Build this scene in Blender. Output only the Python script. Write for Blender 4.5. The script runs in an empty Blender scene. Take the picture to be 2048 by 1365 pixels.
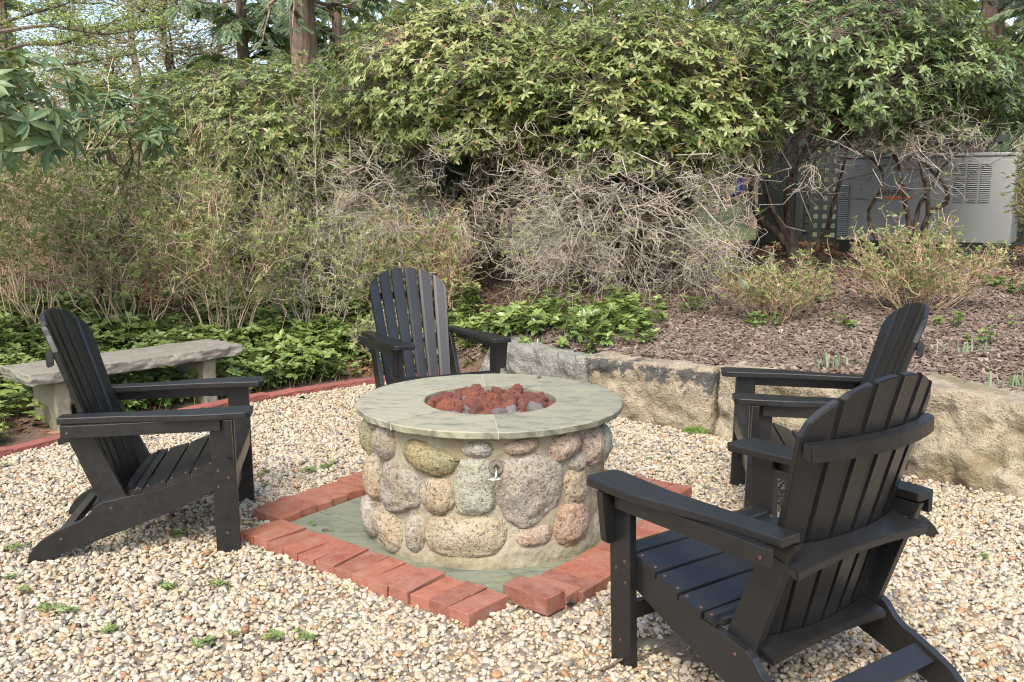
import bpy, bmesh, math
import numpy as np
from mathutils import Matrix, Vector, Euler

S = bpy.context.scene
C = S.collection
R = math.radians

# ------------------------------------------------------------------ camera, sky, sun, exposure
F_PX, PITCH, CAM_H = 1881.0, R(9.11), 1.397
cam = bpy.data.cameras.new('camera'); cam_o = bpy.data.objects.new('camera', cam); C.objects.link(cam_o)
cam.sensor_width = 36.0; cam.lens = 36.0 * F_PX / 2048.0
cam_o.location = (0, 0, CAM_H); cam_o.rotation_euler = (R(90) - PITCH, 0, 0)
cam.clip_start = 0.05; cam.clip_end = 2000
S.camera = cam_o

SUN_EL, SUN_DIR = R(50), Vector((-0.22, -0.90, 0)).normalized()
world = bpy.data.worlds.new('World'); S.world = world; world.use_nodes = True
wn = world.node_tree.nodes; wl = world.node_tree.links
sky = wn.new('ShaderNodeTexSky'); sky.sky_type = 'NISHITA'; sky.sun_disc = False
sky.sun_elevation = SUN_EL; sky.sun_rotation = math.atan2(SUN_DIR.x, SUN_DIR.y)
sky.air_density = 1.0; sky.dust_density = 4.0; sky.ozone_density = 0.8
bg = wn['Background']; bg.inputs['Strength'].default_value = 0.15
wl.new(sky.outputs[0], bg.inputs['Color'])
sun = bpy.data.lights.new('sun', 'SUN'); sun.energy = 1.3; sun.angle = R(24); sun.color = (1.0, 0.93, 0.82)
sun_o = bpy.data.objects.new('sun', sun); C.objects.link(sun_o)
to_sun = Vector((SUN_DIR.x * math.cos(SUN_EL), SUN_DIR.y * math.cos(SUN_EL), math.sin(SUN_EL)))
sun_o.rotation_euler = to_sun.to_track_quat('Z', 'Y').to_euler(); sun_o.location = (-4, -6, 12)

S.view_settings.view_transform = 'Standard'; S.view_settings.look = 'None'
S.view_settings.gamma = 1.0; S.view_settings.exposure = 1.46; S.view_settings.use_curve_mapping = False
S.cycles.use_denoising = True; S.cycles.denoising_prefilter = 'NONE'; S.cycles.filter_width = 1.1
S.cycles.max_bounces = 6; S.cycles.diffuse_bounces = 3; S.cycles.glossy_bounces = 2
S.cycles.transmission_bounces = 4; S.cycles.transparent_max_bounces = 4
S.cycles.sample_clamp_indirect = 6.0

# ------------------------------------------------------------------ pixel -> place helpers
_ct, _st = math.cos(PITCH), math.sin(PITCH)
def ray(u, v):
    x = (u - 1024) / F_PX; zc = -(v - 682.5) / F_PX
    return np.array([x, _ct + zc * _st, -_st + zc * _ct])
def gp(u, v, z=0.0):
    d = ray(u, v); t = (z - CAM_H) / d[2]; return np.array([d[0] * t, d[1] * t, z])
def at(u, v, Y):
    d = ray(u, v); t = Y / d[1]; return np.array([d[0] * t, Y, CAM_H + d[2] * t])
def project(P):
    P = np.asarray(P, float); z = P[:, 2] - CAM_H
    yc = P[:, 1] * _ct - z * _st; zc = P[:, 1] * _st + z * _ct
    return np.stack([1024 + F_PX * P[:, 0] / yc, 682.5 - F_PX * zc / yc, yc], 1)

# ------------------------------------------------------------------ numpy noise
def _hash(ix, iy, iz, seed):
    h = (ix * 374761393 + iy * 668265263 + iz * 2147483647 + seed * 974634777) & 0xFFFFFFFF
    h = ((h ^ (h >> 13)) * 1274126177) & 0xFFFFFFFF
    h = h ^ (h >> 16)
    return (h & 0xFFFF) / 65535.0
def vnoise(P, seed=0):
    P = np.asarray(P, float); i = np.floor(P).astype(np.int64); f = P - i; f = f * f * (3 - 2 * f)
    out = 0
    for dx in (0, 1):
        for dy in (0, 1):
            for dz in (0, 1):
                w = (f[:, 0] if dx else 1 - f[:, 0]) * (f[:, 1] if dy else 1 - f[:, 1]) * (f[:, 2] if dz else 1 - f[:, 2])
                out = out + w * _hash(i[:, 0] + dx, i[:, 1] + dy, i[:, 2] + dz, seed)
    return out * 2 - 1
def fbm(P, octaves=4, seed=0):
    P = np.asarray(P, float); a = 1.0; t = 0; s = 0
    for o in range(octaves):
        t = t + a * vnoise(P * 2 ** o + o * 17.3, seed + o); s += a; a *= 0.5
    return t / s
def sstep(a, b, x):
    t = np.clip((x - a) / (b - a), 0, 1); return t * t * (3 - 2 * t)
def unit(v):
    v = np.asarray(v, float); return v / np.maximum(np.linalg.norm(v, axis=-1, keepdims=True), 1e-9)

# ------------------------------------------------------------------ object helpers
def link(o, parent=None):
    C.objects.link(o)
    if parent is not None: o.parent = parent
    return o
def tag(o, label=None, cat=None, group=None, kind=None):
    if label: o['label'] = label
    if cat: o['category'] = cat
    if group: o['group'] = group
    if kind: o['kind'] = kind
    return o
def empty(name, loc=(0, 0, 0), rz=0.0):
    o = bpy.data.objects.new(name, None); o.location = loc; o.rotation_euler = (0, 0, rz); o.empty_display_size = 0.1
    return link(o)
def np_mesh(name, V, faces, mat=None, smooth=False, rnd=None):
    """faces: list of index arrays (each (M,k))."""
    V = np.asarray(V, np.float32); me = bpy.data.meshes.new(name)
    if not isinstance(faces, list): faces = [faces]
    faces = [np.asarray(f, np.int32) for f in faces if len(f)]
    me.vertices.add(len(V)); me.vertices.foreach_set('co', V.ravel())
    li = np.concatenate([f.ravel() for f in faces]); tot = np.concatenate([np.full(len(f), f.shape[1], np.int32) for f in faces])
    st = np.concatenate([[0], np.cumsum(tot)[:-1]]).astype(np.int32)
    me.loops.add(len(li)); me.loops.foreach_set('vertex_index', li)
    me.polygons.add(len(tot)); me.polygons.foreach_set('loop_start', st)
    me.polygons.foreach_set('use_smooth', np.full(len(tot), smooth, bool))
    if rnd is not None:
        a = me.attributes.new('rnd', 'FLOAT', 'FACE'); a.data.foreach_set('value', np.asarray(rnd, np.float32))
    me.update(calc_edges=True)
    if mat: me.materials.append(mat)
    return me
def mesh_obj(name, me, parent=None): return link(bpy.data.objects.new(name, me), parent)
def bm_obj(name, bm, mat, parent=None, smooth=False):
    me = bpy.data.meshes.new(name); bm.normal_update(); bm.to_mesh(me); bm.free()
    if mat: me.materials.append(mat)
    if smooth: me.polygons.foreach_set('use_smooth', np.ones(len(me.polygons), bool))
    return mesh_obj(name, me, parent)
def copy_tree(o, parent=None):
    c = o.copy(); link(c, parent)
    for ch in list(o.children): copy_tree(ch, c)
    return c
def box_bm(x0, x1, y0, y1, z0, z1, bevel=0.0, bm=None):
    bm = bm or bmesh.new()
    vs = [bm.verts.new((x, y, z)) for z in (z0, z1) for y in (y0, y1) for x in (x0, x1)]
    for f in ((0, 2, 3, 1), (4, 5, 7, 6), (0, 1, 5, 4), (2, 6, 7, 3), (0, 4, 6, 2), (1, 3, 7, 5)):
        bm.faces.new([vs[i] for i in f])
    if bevel: bmesh.ops.bevel(bm, geom=list(bm.edges), offset=bevel, segments=2, affect='EDGES', profile=0.6)
    return bm
def prism_bm(poly, a, b, axis='x', bevel=0.0):
    """poly: 2-D outline; axis 'x' -> poly is (y,z), extruded x a..b; 'z' -> poly is (x,y)."""
    bm = bmesh.new()
    def P(p, t): return (t, p[0], p[1]) if axis == 'x' else ((p[0], p[1], t) if axis == 'z' else (p[0], t, p[1]))
    A = [bm.verts.new(P(p, a)) for p in poly]; B = [bm.verts.new(P(p, b)) for p in poly]
    n = len(poly)
    bm.faces.new(A); bm.faces.new(B[::-1])
    for i in range(n): bm.faces.new((A[i], B[i], B[(i + 1) % n], A[(i + 1) % n]))
    bmesh.ops.recalc_face_normals(bm, faces=bm.faces)
    if bevel:
        ed = [e for e in bm.edges if e.calc_face_angle(0) > 0.6]
        bmesh.ops.bevel(bm, geom=ed, offset=bevel, segments=2, affect='EDGES', profile=0.6)
    return bm
def tubes(P, Rr, sides=4):
    """P (T,N,3), Rr (T,N) -> V, F quads"""
    P = np.asarray(P, float); T, N, _ = P.shape
    d = np.empty_like(P); d[:, 1:-1] = P[:, 2:] - P[:, :-2]; d[:, 0] = P[:, 1] - P[:, 0]; d[:, -1] = P[:, -1] - P[:, -2]
    d = unit(d); ref = np.where(np.abs(d[..., 2:3]) > 0.85, np.array([1.0, 0, 0]), np.array([0, 0, 1.0]))
    a = unit(np.cross(d, ref)); b = np.cross(d, a)
    th = np.arange(sides) * 2 * np.pi / sides
    V = P[:, :, None] + Rr[:, :, None, None] * (a[:, :, None] * np.cos(th)[None, None, :, None] + b[:, :, None] * np.sin(th)[None, None, :, None])
    idx = np.arange(T * N * sides).reshape(T, N, sides)
    q = np.stack([idx[:, :-1], np.roll(idx, -1, 2)[:, :-1], np.roll(idx, -1, 2)[:, 1:], idx[:, 1:]], -1).reshape(-1, 4)
    return V.reshape(-1, 3), q
class Soup:
    def __init__(s): s.V = []; s.F = {}; s.n = 0; s.r = {}
    def add(s, V, F, rnd=None):
        F = np.asarray(F) + s.n; k = F.shape[1]; s.V.append(np.asarray(V, float)); s.n += len(V)
        s.F.setdefault(k, []).append(F); s.r.setdefault(k, []).append(np.full(len(F), 0.5) if rnd is None else np.asarray(rnd, float))
        return s
    def mesh(s, name, mat, smooth=False):
        ks = sorted(s.F)
        return np_mesh(name, np.concatenate(s.V), [np.concatenate(s.F[k]) for k in ks], mat, smooth, np.concatenate([np.concatenate(s.r[k]) for k in ks]))

# ------------------------------------------------------------------ materials
def new_mat(name):
    m = bpy.data.materials.new(name); m.use_nodes = True; nt = m.node_tree
    return m, nt, nt.nodes['Principled BSDF'], nt.nodes['Material Output']
def N(nt, typ, **kw):
    n = nt.nodes.new(typ)
    for k, v in kw.items():
        if k == 'inp':
            for a, b in v.items(): n.inputs[a].default_value = b
        else: setattr(n, k, v)
    return n
def ramp(nt, fac, stops, interp='LINEAR'):
    r = nt.nodes.new('ShaderNodeValToRGB'); r.color_ramp.interpolation = interp
    e = r.color_ramp.elements
    while len(e) < len(stops): e.new(0.5)
    for i, (p, c) in enumerate(stops): e[i].position = p; e[i].color = (*c, 1) if len(c) == 3 else c
    if fac is not None: nt.links.new(fac, r.inputs[0])
    return r.outputs[0]
def mix(nt, fac, a, b, mode='MIX'):
    m = nt.nodes.new('ShaderNodeMix'); m.data_type = 'RGBA'; m.blend_type = mode
    if hasattr(fac, 'default_value') or not isinstance(fac, (int, float)): nt.links.new(fac, m.inputs[0])
    else: m.inputs[0].default_value = fac
    for v, i in ((a, 6), (b, 7)):
        if isinstance(v, (tuple, list)): m.inputs[i].default_value = (*v, 1) if len(v) == 3 else v
        else: nt.links.new(v, m.inputs[i])
    return m.outputs[2]
def coords(nt, scale=(1, 1, 1), kind='Object', rand=True):
    tc = nt.nodes.new('ShaderNodeTexCoord'); mp = nt.nodes.new('ShaderNodeMapping')
    mp.inputs['Scale'].default_value = scale; nt.links.new(tc.outputs[kind], mp.inputs[0])
    if rand:
        oi = nt.nodes.new('ShaderNodeObjectInfo'); ml = N(nt, 'ShaderNodeMath', operation='MULTIPLY'); ml.inputs[1].default_value = 37.0
        nt.links.new(oi.outputs['Random'], ml.inputs[0]); cb = nt.nodes.new('ShaderNodeCombineXYZ')
        for i in range(3): nt.links.new(ml.outputs[0], cb.inputs[i])
        nt.links.new(cb.outputs[0], mp.inputs['Location'])
    return mp.outputs[0]
def noise(nt, vec, scale, detail=4, rough=0.55, dist=0.0):
    n = N(nt, 'ShaderNodeTexNoise'); n.inputs['Scale'].default_value = scale; n.inputs['Detail'].default_value = detail
    n.inputs['Roughness'].default_value = rough; n.inputs['Distortion'].default_value = dist
    nt.links.new(vec, n.inputs['Vector']); return n.outputs['Fac']
def bump(nt, bsdf, h, strength=0.3, dist=0.01):
    b = nt.nodes.new('ShaderNodeBump'); b.inputs['Strength'].default_value = strength; b.inputs['Distance'].default_value = dist
    nt.links.new(h, b.inputs['Height']); nt.links.new(b.outputs[0], bsdf.inputs['Normal'])
def objrand(nt): return nt.nodes.new('ShaderNodeObjectInfo').outputs['Random']
def attr(nt, name, typ='GEOMETRY'):
    a = nt.nodes.new('ShaderNodeAttribute'); a.attribute_type = typ; a.attribute_name = name; return a.outputs['Fac']
L = lambda nt, a, b: nt.links.new(a, b)

def leaf_material(name, stops, source='face', rough=0.42, trans=0.3, spec=0.5, back=1.25):
    m, nt, p, out = new_mat(name)
    f = {'face': lambda: attr(nt, 'rnd'), 'object': lambda: objrand(nt), 'inst': lambda: attr(nt, 'rnd', 'INSTANCER')}[source]()
    col = ramp(nt, f, stops)
    geo = nt.nodes.new('ShaderNodeNewGeometry')
    hs = nt.nodes.new('ShaderNodeHueSaturation'); hs.inputs['Value'].default_value = back; hs.inputs['Saturation'].default_value = 0.8
    L(nt, col, hs.inputs['Color'])
    c2 = mix(nt, geo.outputs['Backfacing'], col, hs.outputs[0])
    L(nt, c2, p.inputs['Base Color']); p.inputs['Roughness'].default_value = rough; p.inputs['Specular IOR Level'].default_value = spec
    tr = nt.nodes.new('ShaderNodeBsdfTranslucent'); L(nt, mix(nt, 0.5, c2, (0.25, 0.32, 0.03)), tr.inputs['Color'])
    ms = nt.nodes.new('ShaderNodeMixShader'); ms.inputs[0].default_value = trans
    L(nt, p.outputs[0], ms.inputs[1]); L(nt, tr.outputs[0], ms.inputs[2]); L(nt, ms.outputs[0], out.inputs['Surface'])
    return m
def plain(name, col, rough=0.6, var=0.15, scale=8, metallic=0.0, bmp=0.0):
    m, nt, p, _ = new_mat(name); v = coords(nt); n = noise(nt, v, scale, 5)
    d = tuple(c * (1 - var) for c in col); l = tuple(min(1, c * (1 + var)) for c in col)
    L(nt, ramp(nt, n, [(0.3, d), (0.7, l)]), p.inputs['Base Color']); p.inputs['Roughness'].default_value = rough
    p.inputs['Metallic'].default_value = metallic
    if bmp: bump(nt, p, n, bmp, 0.01)
    return m
def bark_material(name, dark, light, scale=14, stretch=0.25, strength=0.6):
    m, nt, p, _ = new_mat(name); v = coords(nt, (1, 1, stretch)); n = noise(nt, v, scale, 6, 0.65, 0.4)
    L(nt, ramp(nt, n, [(0.38, dark), (0.62, light)]), p.inputs['Base Color']); p.inputs['Roughness'].default_value = 0.85
    bump(nt, p, n, strength, 0.03); return m

# chair paint: black, satin, a little grain and dust
M_paint, nt, p, _ = new_mat('black_paint')
v = coords(nt, (1, 1, 1)); g1 = noise(nt, coords(nt, (30, 6, 6)), 6, 4); g2 = noise(nt, v, 5, 5); g3 = noise(nt, v, 170, 2)
base = ramp(nt, g2, [(0.3, (0.0055, 0.0057, 0.006)), (0.75, (0.0115, 0.0118, 0.012))])
dust = ramp(nt, g3, [(0.70, (0, 0, 0)), (0.80, (1, 1, 1))])
dm = N(nt, 'ShaderNodeMath', operation='MULTIPLY'); L(nt, dust, dm.inputs[0]); L(nt, ramp(nt, g2, [(0.5, (0, 0, 0)), (0.8, (0.35, 0.35, 0.35))]), dm.inputs[1])
L(nt, mix(nt, dm.outputs[0], base, (0.16, 0.15, 0.13)), p.inputs['Base Color'])
L(nt, ramp(nt, g1, [(0.3, (0.30, 0.30, 0.30)), (0.7, (0.43, 0.43, 0.43))]), p.inputs['Roughness']); p.inputs['Specular IOR Level'].default_value = 0.6
bump(nt, p, g1, 0.12, 0.004)
M_screw = plain('rusty_screw', (0.085, 0.04, 0.025), 0.6, 0.4, 60)

# field stone: speckled granite, tint from object random
def granite(name, stops, speck=(0.05, 0.05, 0.05), light=(0.40, 0.38, 0.33), stain=(0.20, 0.15, 0.07), stain_amt=0.6, fine=85):
    m, nt, p, _ = new_mat(name); v = coords(nt); tint = ramp(nt, objrand(nt), stops)
    big = noise(nt, v, 9, 5); mid = noise(nt, v, 24, 5, 0.7); sp = noise(nt, v, fine, 4, 0.75)
    c = mix(nt, ramp(nt, big, [(0.38, (0, 0, 0)), (0.62, (stain_amt,) * 3)]), tint, stain)
    c = mix(nt, ramp(nt, noise(nt, v, 5, 4), [(0.45, (0, 0, 0)), (0.70, (0.4,) * 3)]), c, light)
    c = mix(nt, ramp(nt, sp, [(0.50, (0, 0, 0)), (0.68, (0.6,) * 3)]), c, light)
    c = mix(nt, ramp(nt, sp, [(0.37, (0.9,) * 3), (0.46, (0, 0, 0))]), c, speck)
    c = mix(nt, ramp(nt, mid, [(0.32, (0.7,) * 3), (0.46, (0, 0, 0))]), c, tuple(x * 0.45 for x in stain))
    L(nt, c, p.inputs['Base Color']); p.inputs['Roughness'].default_value = 0.82
    ad = N(nt, 'ShaderNodeMath', operation='ADD'); L(nt, mid, ad.inputs[0]); L(nt, sp, ad.inputs[1]); bump(nt, p, ad.outputs[0], 0.8, 0.016)
    return m
M_stone_grey = granite('fieldstone_grey', [(0, (0.264, 0.244, 0.205)), (0.5, (0.330, 0.310, 0.277)), (1, (0.238, 0.218, 0.178))])
M_stone_pink = granite('fieldstone_pink', [(0, (0.317, 0.218, 0.152)), (0.5, (0.343, 0.251, 0.191)), (1, (0.297, 0.224, 0.165))], stain=(0.304, 0.178, 0.099))
M_stone_tan = granite('fieldstone_tan', [(0, (0.277, 0.224, 0.132)), (0.5, (0.330, 0.277, 0.185)), (1, (0.290, 0.244, 0.165))], stain=(0.277, 0.185, 0.079))
M_stone_olive = granite('fieldstone_olive', [(0, (0.191, 0.185, 0.099)), (1, (0.251, 0.224, 0.125))], stain=(0.290, 0.218, 0.079), light=(0.343, 0.330, 0.251))
M_stone_green = granite('fieldstone_green', [(0, (0.277, 0.290, 0.224)), (1, (0.317, 0.323, 0.264))], stain=(0.238, 0.238, 0.132))

M_mortar, nt, p, _ = new_mat('mortar')
v = coords(nt, rand=False); b_ = noise(nt, v, 5, 5); f_ = noise(nt, v, 120, 3, 0.7); md = noise(nt, v, 17, 5)
c = ramp(nt, b_, [(0.3, (0.190, 0.158, 0.090)), (0.5, (0.248, 0.222, 0.153)), (0.7, (0.280, 0.264, 0.217))])
c = mix(nt, ramp(nt, md, [(0.28, (0.7,) * 3), (0.42, (0, 0, 0))]), c, (0.116, 0.106, 0.047))
c = mix(nt, ramp(nt, f_, [(0.33, (0.5,) * 3), (0.42, (0, 0, 0))]), c, (0.106, 0.090, 0.053))
L(nt, c, p.inputs['Base Color']); p.inputs['Roughness'].default_value = 0.9; bump(nt, p, f_, 0.45, 0.008)

def slate(name, a, b, stainc, sc=1.0):
    m, nt, p, _ = new_mat(name); v = coords(nt, (1.0, 2.6, 1)); n1 = noise(nt, v, 4 * sc, 6, 0.6, 0.8); n2 = noise(nt, coords(nt, (1, 4, 1)), 12 * sc, 6, 0.7, 1.0); n3 = noise(nt, v, 90, 3)
    tint = ramp(nt, objrand(nt), [(0, tuple(x * 0.85 for x in a)), (0.3, b), (0.6, a), (1, tuple(x * 1.15 for x in b))])
    c = mix(nt, ramp(nt, n1, [(0.35, (0, 0, 0)), (0.68, (0.75,) * 3)]), tint, stainc)
    c = mix(nt, ramp(nt, n2, [(0.33, (0.8,) * 3), (0.47, (0, 0, 0))]), c, tuple(x * 0.42 for x in a))
    c = mix(nt, ramp(nt, noise(nt, v, 6.5 * sc, 7, 0.72, 0.6), [(0.53, (0, 0, 0)), (0.66, (0.75,) * 3)]), c, tuple(x * 0.5 for x in a))
    c = mix(nt, ramp(nt, n2, [(0.62, (0, 0, 0)), (0.75, (0.35,) * 3)]), c, (0.36, 0.36, 0.31))
    L(nt, c, p.inputs['Base Color']); p.inputs['Roughness'].default_value = 0.72
    ad = N(nt, 'ShaderNodeMath', operation='ADD'); L(nt, n2, ad.inputs[0]); L(nt, n3, ad.inputs[1]); bump(nt, p, ad.outputs[0], 0.3, 0.006)
    return m
M_cap = slate('bluestone_cap', (0.165, 0.172, 0.137), (0.215, 0.212, 0.163), (0.25, 0.235, 0.15))
M_pad = slate('bluestone_pad', (0.13, 0.148, 0.115), (0.155, 0.168, 0.128), (0.16, 0.175, 0.105))
M_bench = slate('bench_slate', (0.19, 0.18, 0.145), (0.235, 0.225, 0.18), (0.15, 0.13, 0.11), 1.6)
M_bench_leg = slate('bench_leg_slate', (0.17, 0.16, 0.115), (0.20, 0.19, 0.14), (0.21, 0.185, 0.125), 1.4)

M_brick, nt, p, _ = new_mat('red_brick')
v = coords(nt); n1 = noise(nt, v, 16, 5, 0.65); n2 = noise(nt, v, 150, 3, 0.7); n3 = noise(nt, v, 38, 5, 0.7)
tint = ramp(nt, objrand(nt), [(0, (0.17, 0.055, 0.034)), (0.2, (0.25, 0.082, 0.045)), (0.4, (0.21, 0.062, 0.038)), (0.6, (0.26, 0.100, 0.062)), (0.8, (0.22, 0.082, 0.056)), (0.93, (0.28, 0.092, 0.048)), (1, (0.10, 0.034, 0.03))])
c = mix(nt, ramp(nt, n1, [(0.40, (0, 0, 0)), (0.72, (0.55,) * 3)]), tint, (0.27, 0.165, 0.125))
c = mix(nt, ramp(nt, n1, [(0.26, (0.6,) * 3), (0.42, (0, 0, 0))]), c, (0.10, 0.035, 0.025))
c = mix(nt, ramp(nt, n2, [(0.66, (0, 0, 0)), (0.74, (0.8,) * 3)]), c, (0.42, 0.32, 0.26))
c = mix(nt, ramp(nt, n3, [(0.28, (0.85,) * 3), (0.37, (0, 0, 0))]), c, (0.055, 0.03, 0.022))
L(nt, c, p.inputs['Base Color']); p.inputs['Roughness'].default_value = 0.88
ad = N(nt, 'ShaderNodeMath', operation='ADD'); L(nt, n2, ad.inputs[0]); L(nt, n3, ad.inputs[1]); bump(nt, p, ad.outputs[0], 0.6, 0.006)
M_edge_brick, nt, p, _ = new_mat('edging_brick')
v = coords(nt); n1 = noise(nt, v, 12, 5)
c = mix(nt, ramp(nt, n1, [(0.3, (0, 0, 0)), (0.75, (0.6,) * 3)]), ramp(nt, objrand(nt), [(0, (0.20, 0.055, 0.045)), (1, (0.28, 0.085, 0.065))]), (0.13, 0.07, 0.06))
L(nt, c, p.inputs['Base Color']); p.inputs['Roughness'].default_value = 0.85; bump(nt, p, n1, 0.4, 0.008)

def wall_stone(name, a, b, stainc, stain_lo):
    m, nt, p, _ = new_mat(name); v = coords(nt); n1 = noise(nt, v, 2.2, 6, 0.6); n2 = noise(nt, v, 9, 7, 0.7); n3 = noise(nt, v, 80, 3, 0.7)
    c = ramp(nt, n2, [(0.3, a), (0.65, b)])
    c = mix(nt, ramp(nt, n1, [(stain_lo, (0, 0, 0)), (stain_lo + 0.07, (0.85,) * 3)]), c, stainc)
    c = mix(nt, ramp(nt, n3, [(0.34, (0.55,) * 3), (0.44, (0, 0, 0))]), c, tuple(x * 0.45 for x in a))
    L(nt, c, p.inputs['Base Color']); p.inputs['Roughness'].default_value = 0.9
    ad = N(nt, 'ShaderNodeMath', operation='ADD'); L(nt, n2, ad.inputs[0]); L(nt, n3, ad.inputs[1])
    vo = nt.nodes.new('ShaderNodeTexVoronoi'); vo.feature = 'F1'; vo.inputs['Scale'].default_value = 7.0; vo.inputs['Detail'].default_value = 3.0; L(nt, v, vo.inputs['Vector'])
    a2 = N(nt, 'ShaderNodeMath', operation='MULTIPLY_ADD'); L(nt, vo.outputs['Distance'], a2.inputs[0]); a2.inputs[1].default_value = 1.6; L(nt, ad.outputs[0], a2.inputs[2]); bump(nt, p, a2.outputs[0], 0.8, 0.028)
    return m
M_wall_tan = wall_stone('sandstone_tan', (0.20, 0.165, 0.11), (0.37, 0.325, 0.235), (0.20, 0.165, 0.09), 0.55)
M_wall_grey = wall_stone('granite_grey', (0.14, 0.14, 0.12), (0.30, 0.30, 0.265), (0.18, 0.17, 0.125), 0.6)
M_wall_black = wall_stone('sandstone_blackened', (0.21, 0.17, 0.115), (0.37, 0.32, 0.23), (0.21, 0.17, 0.095), 0.60)
nt = M_wall_black.node_tree; p = nt.nodes['Principled BSDF']     # black lichen crust on the upper part of that block
old = p.inputs['Base Color'].links[0].from_socket
v = coords(nt, (1, 1, 1), rand=False); nb = noise(nt, v, 9, 7, 0.7)
sx = nt.nodes.new('ShaderNodeSeparateXYZ'); tc = nt.nodes.new('ShaderNodeTexCoord'); L(nt, tc.outputs['Object'], sx.inputs[0])
up = ramp(nt, sx.outputs['Z'], [(0.16, (0, 0, 0)), (0.29, (0.24,) * 3), (0.34, (0.24,) * 3), (0.37, (0.08,) * 3)])
ad = N(nt, 'ShaderNodeMath', operation='ADD'); L(nt, nb, ad.inputs[0]); L(nt, up, ad.inputs[1])
L(nt, mix(nt, ramp(nt, ad.outputs[0], [(0.675, (0, 0, 0)), (0.735, (0.9,) * 3)]), old, (0.045, 0.05, 0.052)), p.inputs['Base Color'])

def lava(name, a, b):
    m, nt, p, _ = new_mat(name); v = coords(nt); n = noise(nt, v, 60, 4, 0.7)
    c = mix(nt, ramp(nt, n, [(0.3, (0.9,) * 3), (0.48, (0, 0, 0))]), mix(nt, objrand(nt), a, b), tuple(x * 0.25 for x in a))
    L(nt, c, p.inputs['Base Color']); p.inputs['Roughness'].default_value = 0.95; bump(nt, p, n, 0.9, 0.01); return m
M_lava_red = lava('lava_red', (0.27, 0.088, 0.048), (0.16, 0.058, 0.048))
M_lava_grey = lava('lava_grey', (0.26, 0.24, 0.24), (0.18, 0.145, 0.145))
M_metal = plain('brass_steel', (0.42, 0.40, 0.34), 0.35, 0.2, 30, 0.9)
M_dark = plain('soot_black', (0.02, 0.018, 0.016), 0.9, 0.3)
M_grout = plain('grout', (0.40, 0.38, 0.30), 0.9, 0.15, 40)

# gravel and mulch (instanced pieces)
M_pebble, nt, p, _ = new_mat('gravel_pebble')
r_ = attr(nt, 'rnd', 'INSTANCER'); v = coords(nt, rand=False)
c = ramp(nt, r_, [(0.00, (0.370, 0.327, 0.244)), (0.14, (0.436, 0.403, 0.327)), (0.24, (0.304, 0.256, 0.172)), (0.34, (0.238, 0.218, 0.178)), (0.42, (0.396, 0.333, 0.214)), (0.52, (0.158, 0.150, 0.131)),
      (0.58, (0.409, 0.365, 0.273)), (0.67, (0.277, 0.192, 0.101)), (0.73, (0.363, 0.320, 0.249)), (0.82, (0.264, 0.134, 0.053)), (0.86, (0.330, 0.275, 0.190)), (0.95, (0.106, 0.096, 0.089)), (1.0, (0.475, 0.448, 0.386))], 'CONSTANT')
n = noise(nt, v, 2.2, 4)
L(nt, mix(nt, ramp(nt, n, [(0.3, (0.000, 0.000, 0.000)), (0.75, (0.35,) * 3)]), c, (0.23, 0.195, 0.14)), p.inputs['Base Color']); p.inputs['Roughness'].default_value = 0.6
M_chip, nt, p, _ = new_mat('bark_chip')
r_ = attr(nt, 'rnd', 'INSTANCER')
c = ramp(nt, r_, [(0.0, (0.072, 0.047, 0.032)), (0.25, (0.122, 0.086, 0.065)), (0.5, (0.187, 0.148, 0.119)), (0.62, (0.079, 0.058, 0.047)), (0.8, (0.158, 0.115, 0.086)), (0.93, (0.245, 0.202, 0.166)), (1, (0.043, 0.032, 0.025))])
L(nt, c, p.inputs['Base Color']); p.inputs['Roughness'].default_value = 0.9
M_litter, nt, p, _ = new_mat('leaf_litter')
c = ramp(nt, attr(nt, 'rnd', 'INSTANCER'), [(0, (0.115, 0.054, 0.023)), (0.4, (0.173, 0.090, 0.040)), (0.7, (0.094, 0.047, 0.025)), (0.9, (0.223, 0.137, 0.072)), (1, (0.058, 0.036, 0.022))])
L(nt, c, p.inputs['Base Color']); p.inputs['Roughness'].default_value = 0.9

M_ground, nt, p, _ = new_mat('soil_and_lawn')
tc = nt.nodes.new('ShaderNodeTexCoord'); sx = nt.nodes.new('ShaderNodeSeparateXYZ'); L(nt, tc.outputs['Object'], sx.inputs[0])
v = tc.outputs['Object']; n1 = noise(nt, v, 0.7, 5); n2 = noise(nt, v, 45, 5, 0.7); n3 = noise(nt, v, 6, 6, 0.6)
soil = ramp(nt, n2, [(0.3, (0.05, 0.033, 0.022)), (0.55, (0.12, 0.078, 0.052)), (0.75, (0.20, 0.14, 0.10))])
lawn = ramp(nt, n3, [(0.3, (0.035, 0.05, 0.016)), (0.55, (0.075, 0.095, 0.028)), (0.72, (0.10, 0.085, 0.04))])  # lawn colours set darker, with the shade on it put into them
ma = N(nt, 'ShaderNodeMath', operation='MULTIPLY_ADD'); L(nt, n1, ma.inputs[0]); ma.inputs[1].default_value = 3.0; L(nt, sx.outputs['Y'], ma.inputs[2])
mr = nt.nodes.new('ShaderNodeMapRange'); mr.inputs[1].default_value = 12.0; mr.inputs[2].default_value = 12.6; L(nt, ma.outputs[0], mr.inputs[0])
L(nt, mix(nt, mr.outputs[0], soil, lawn), p.inputs['Base Color']); p.inputs['Roughness'].default_value = 0.95; bump(nt, p, n2, 0.6, 0.03)
M_subsoil = plain('gravel_bed', (0.15, 0.12, 0.085), 0.95, 0.4, 60, bmp=0.4)
M_fabric = plain('weed_fabric', (0.03, 0.027, 0.024), 0.85, 0.4, 40)

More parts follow.
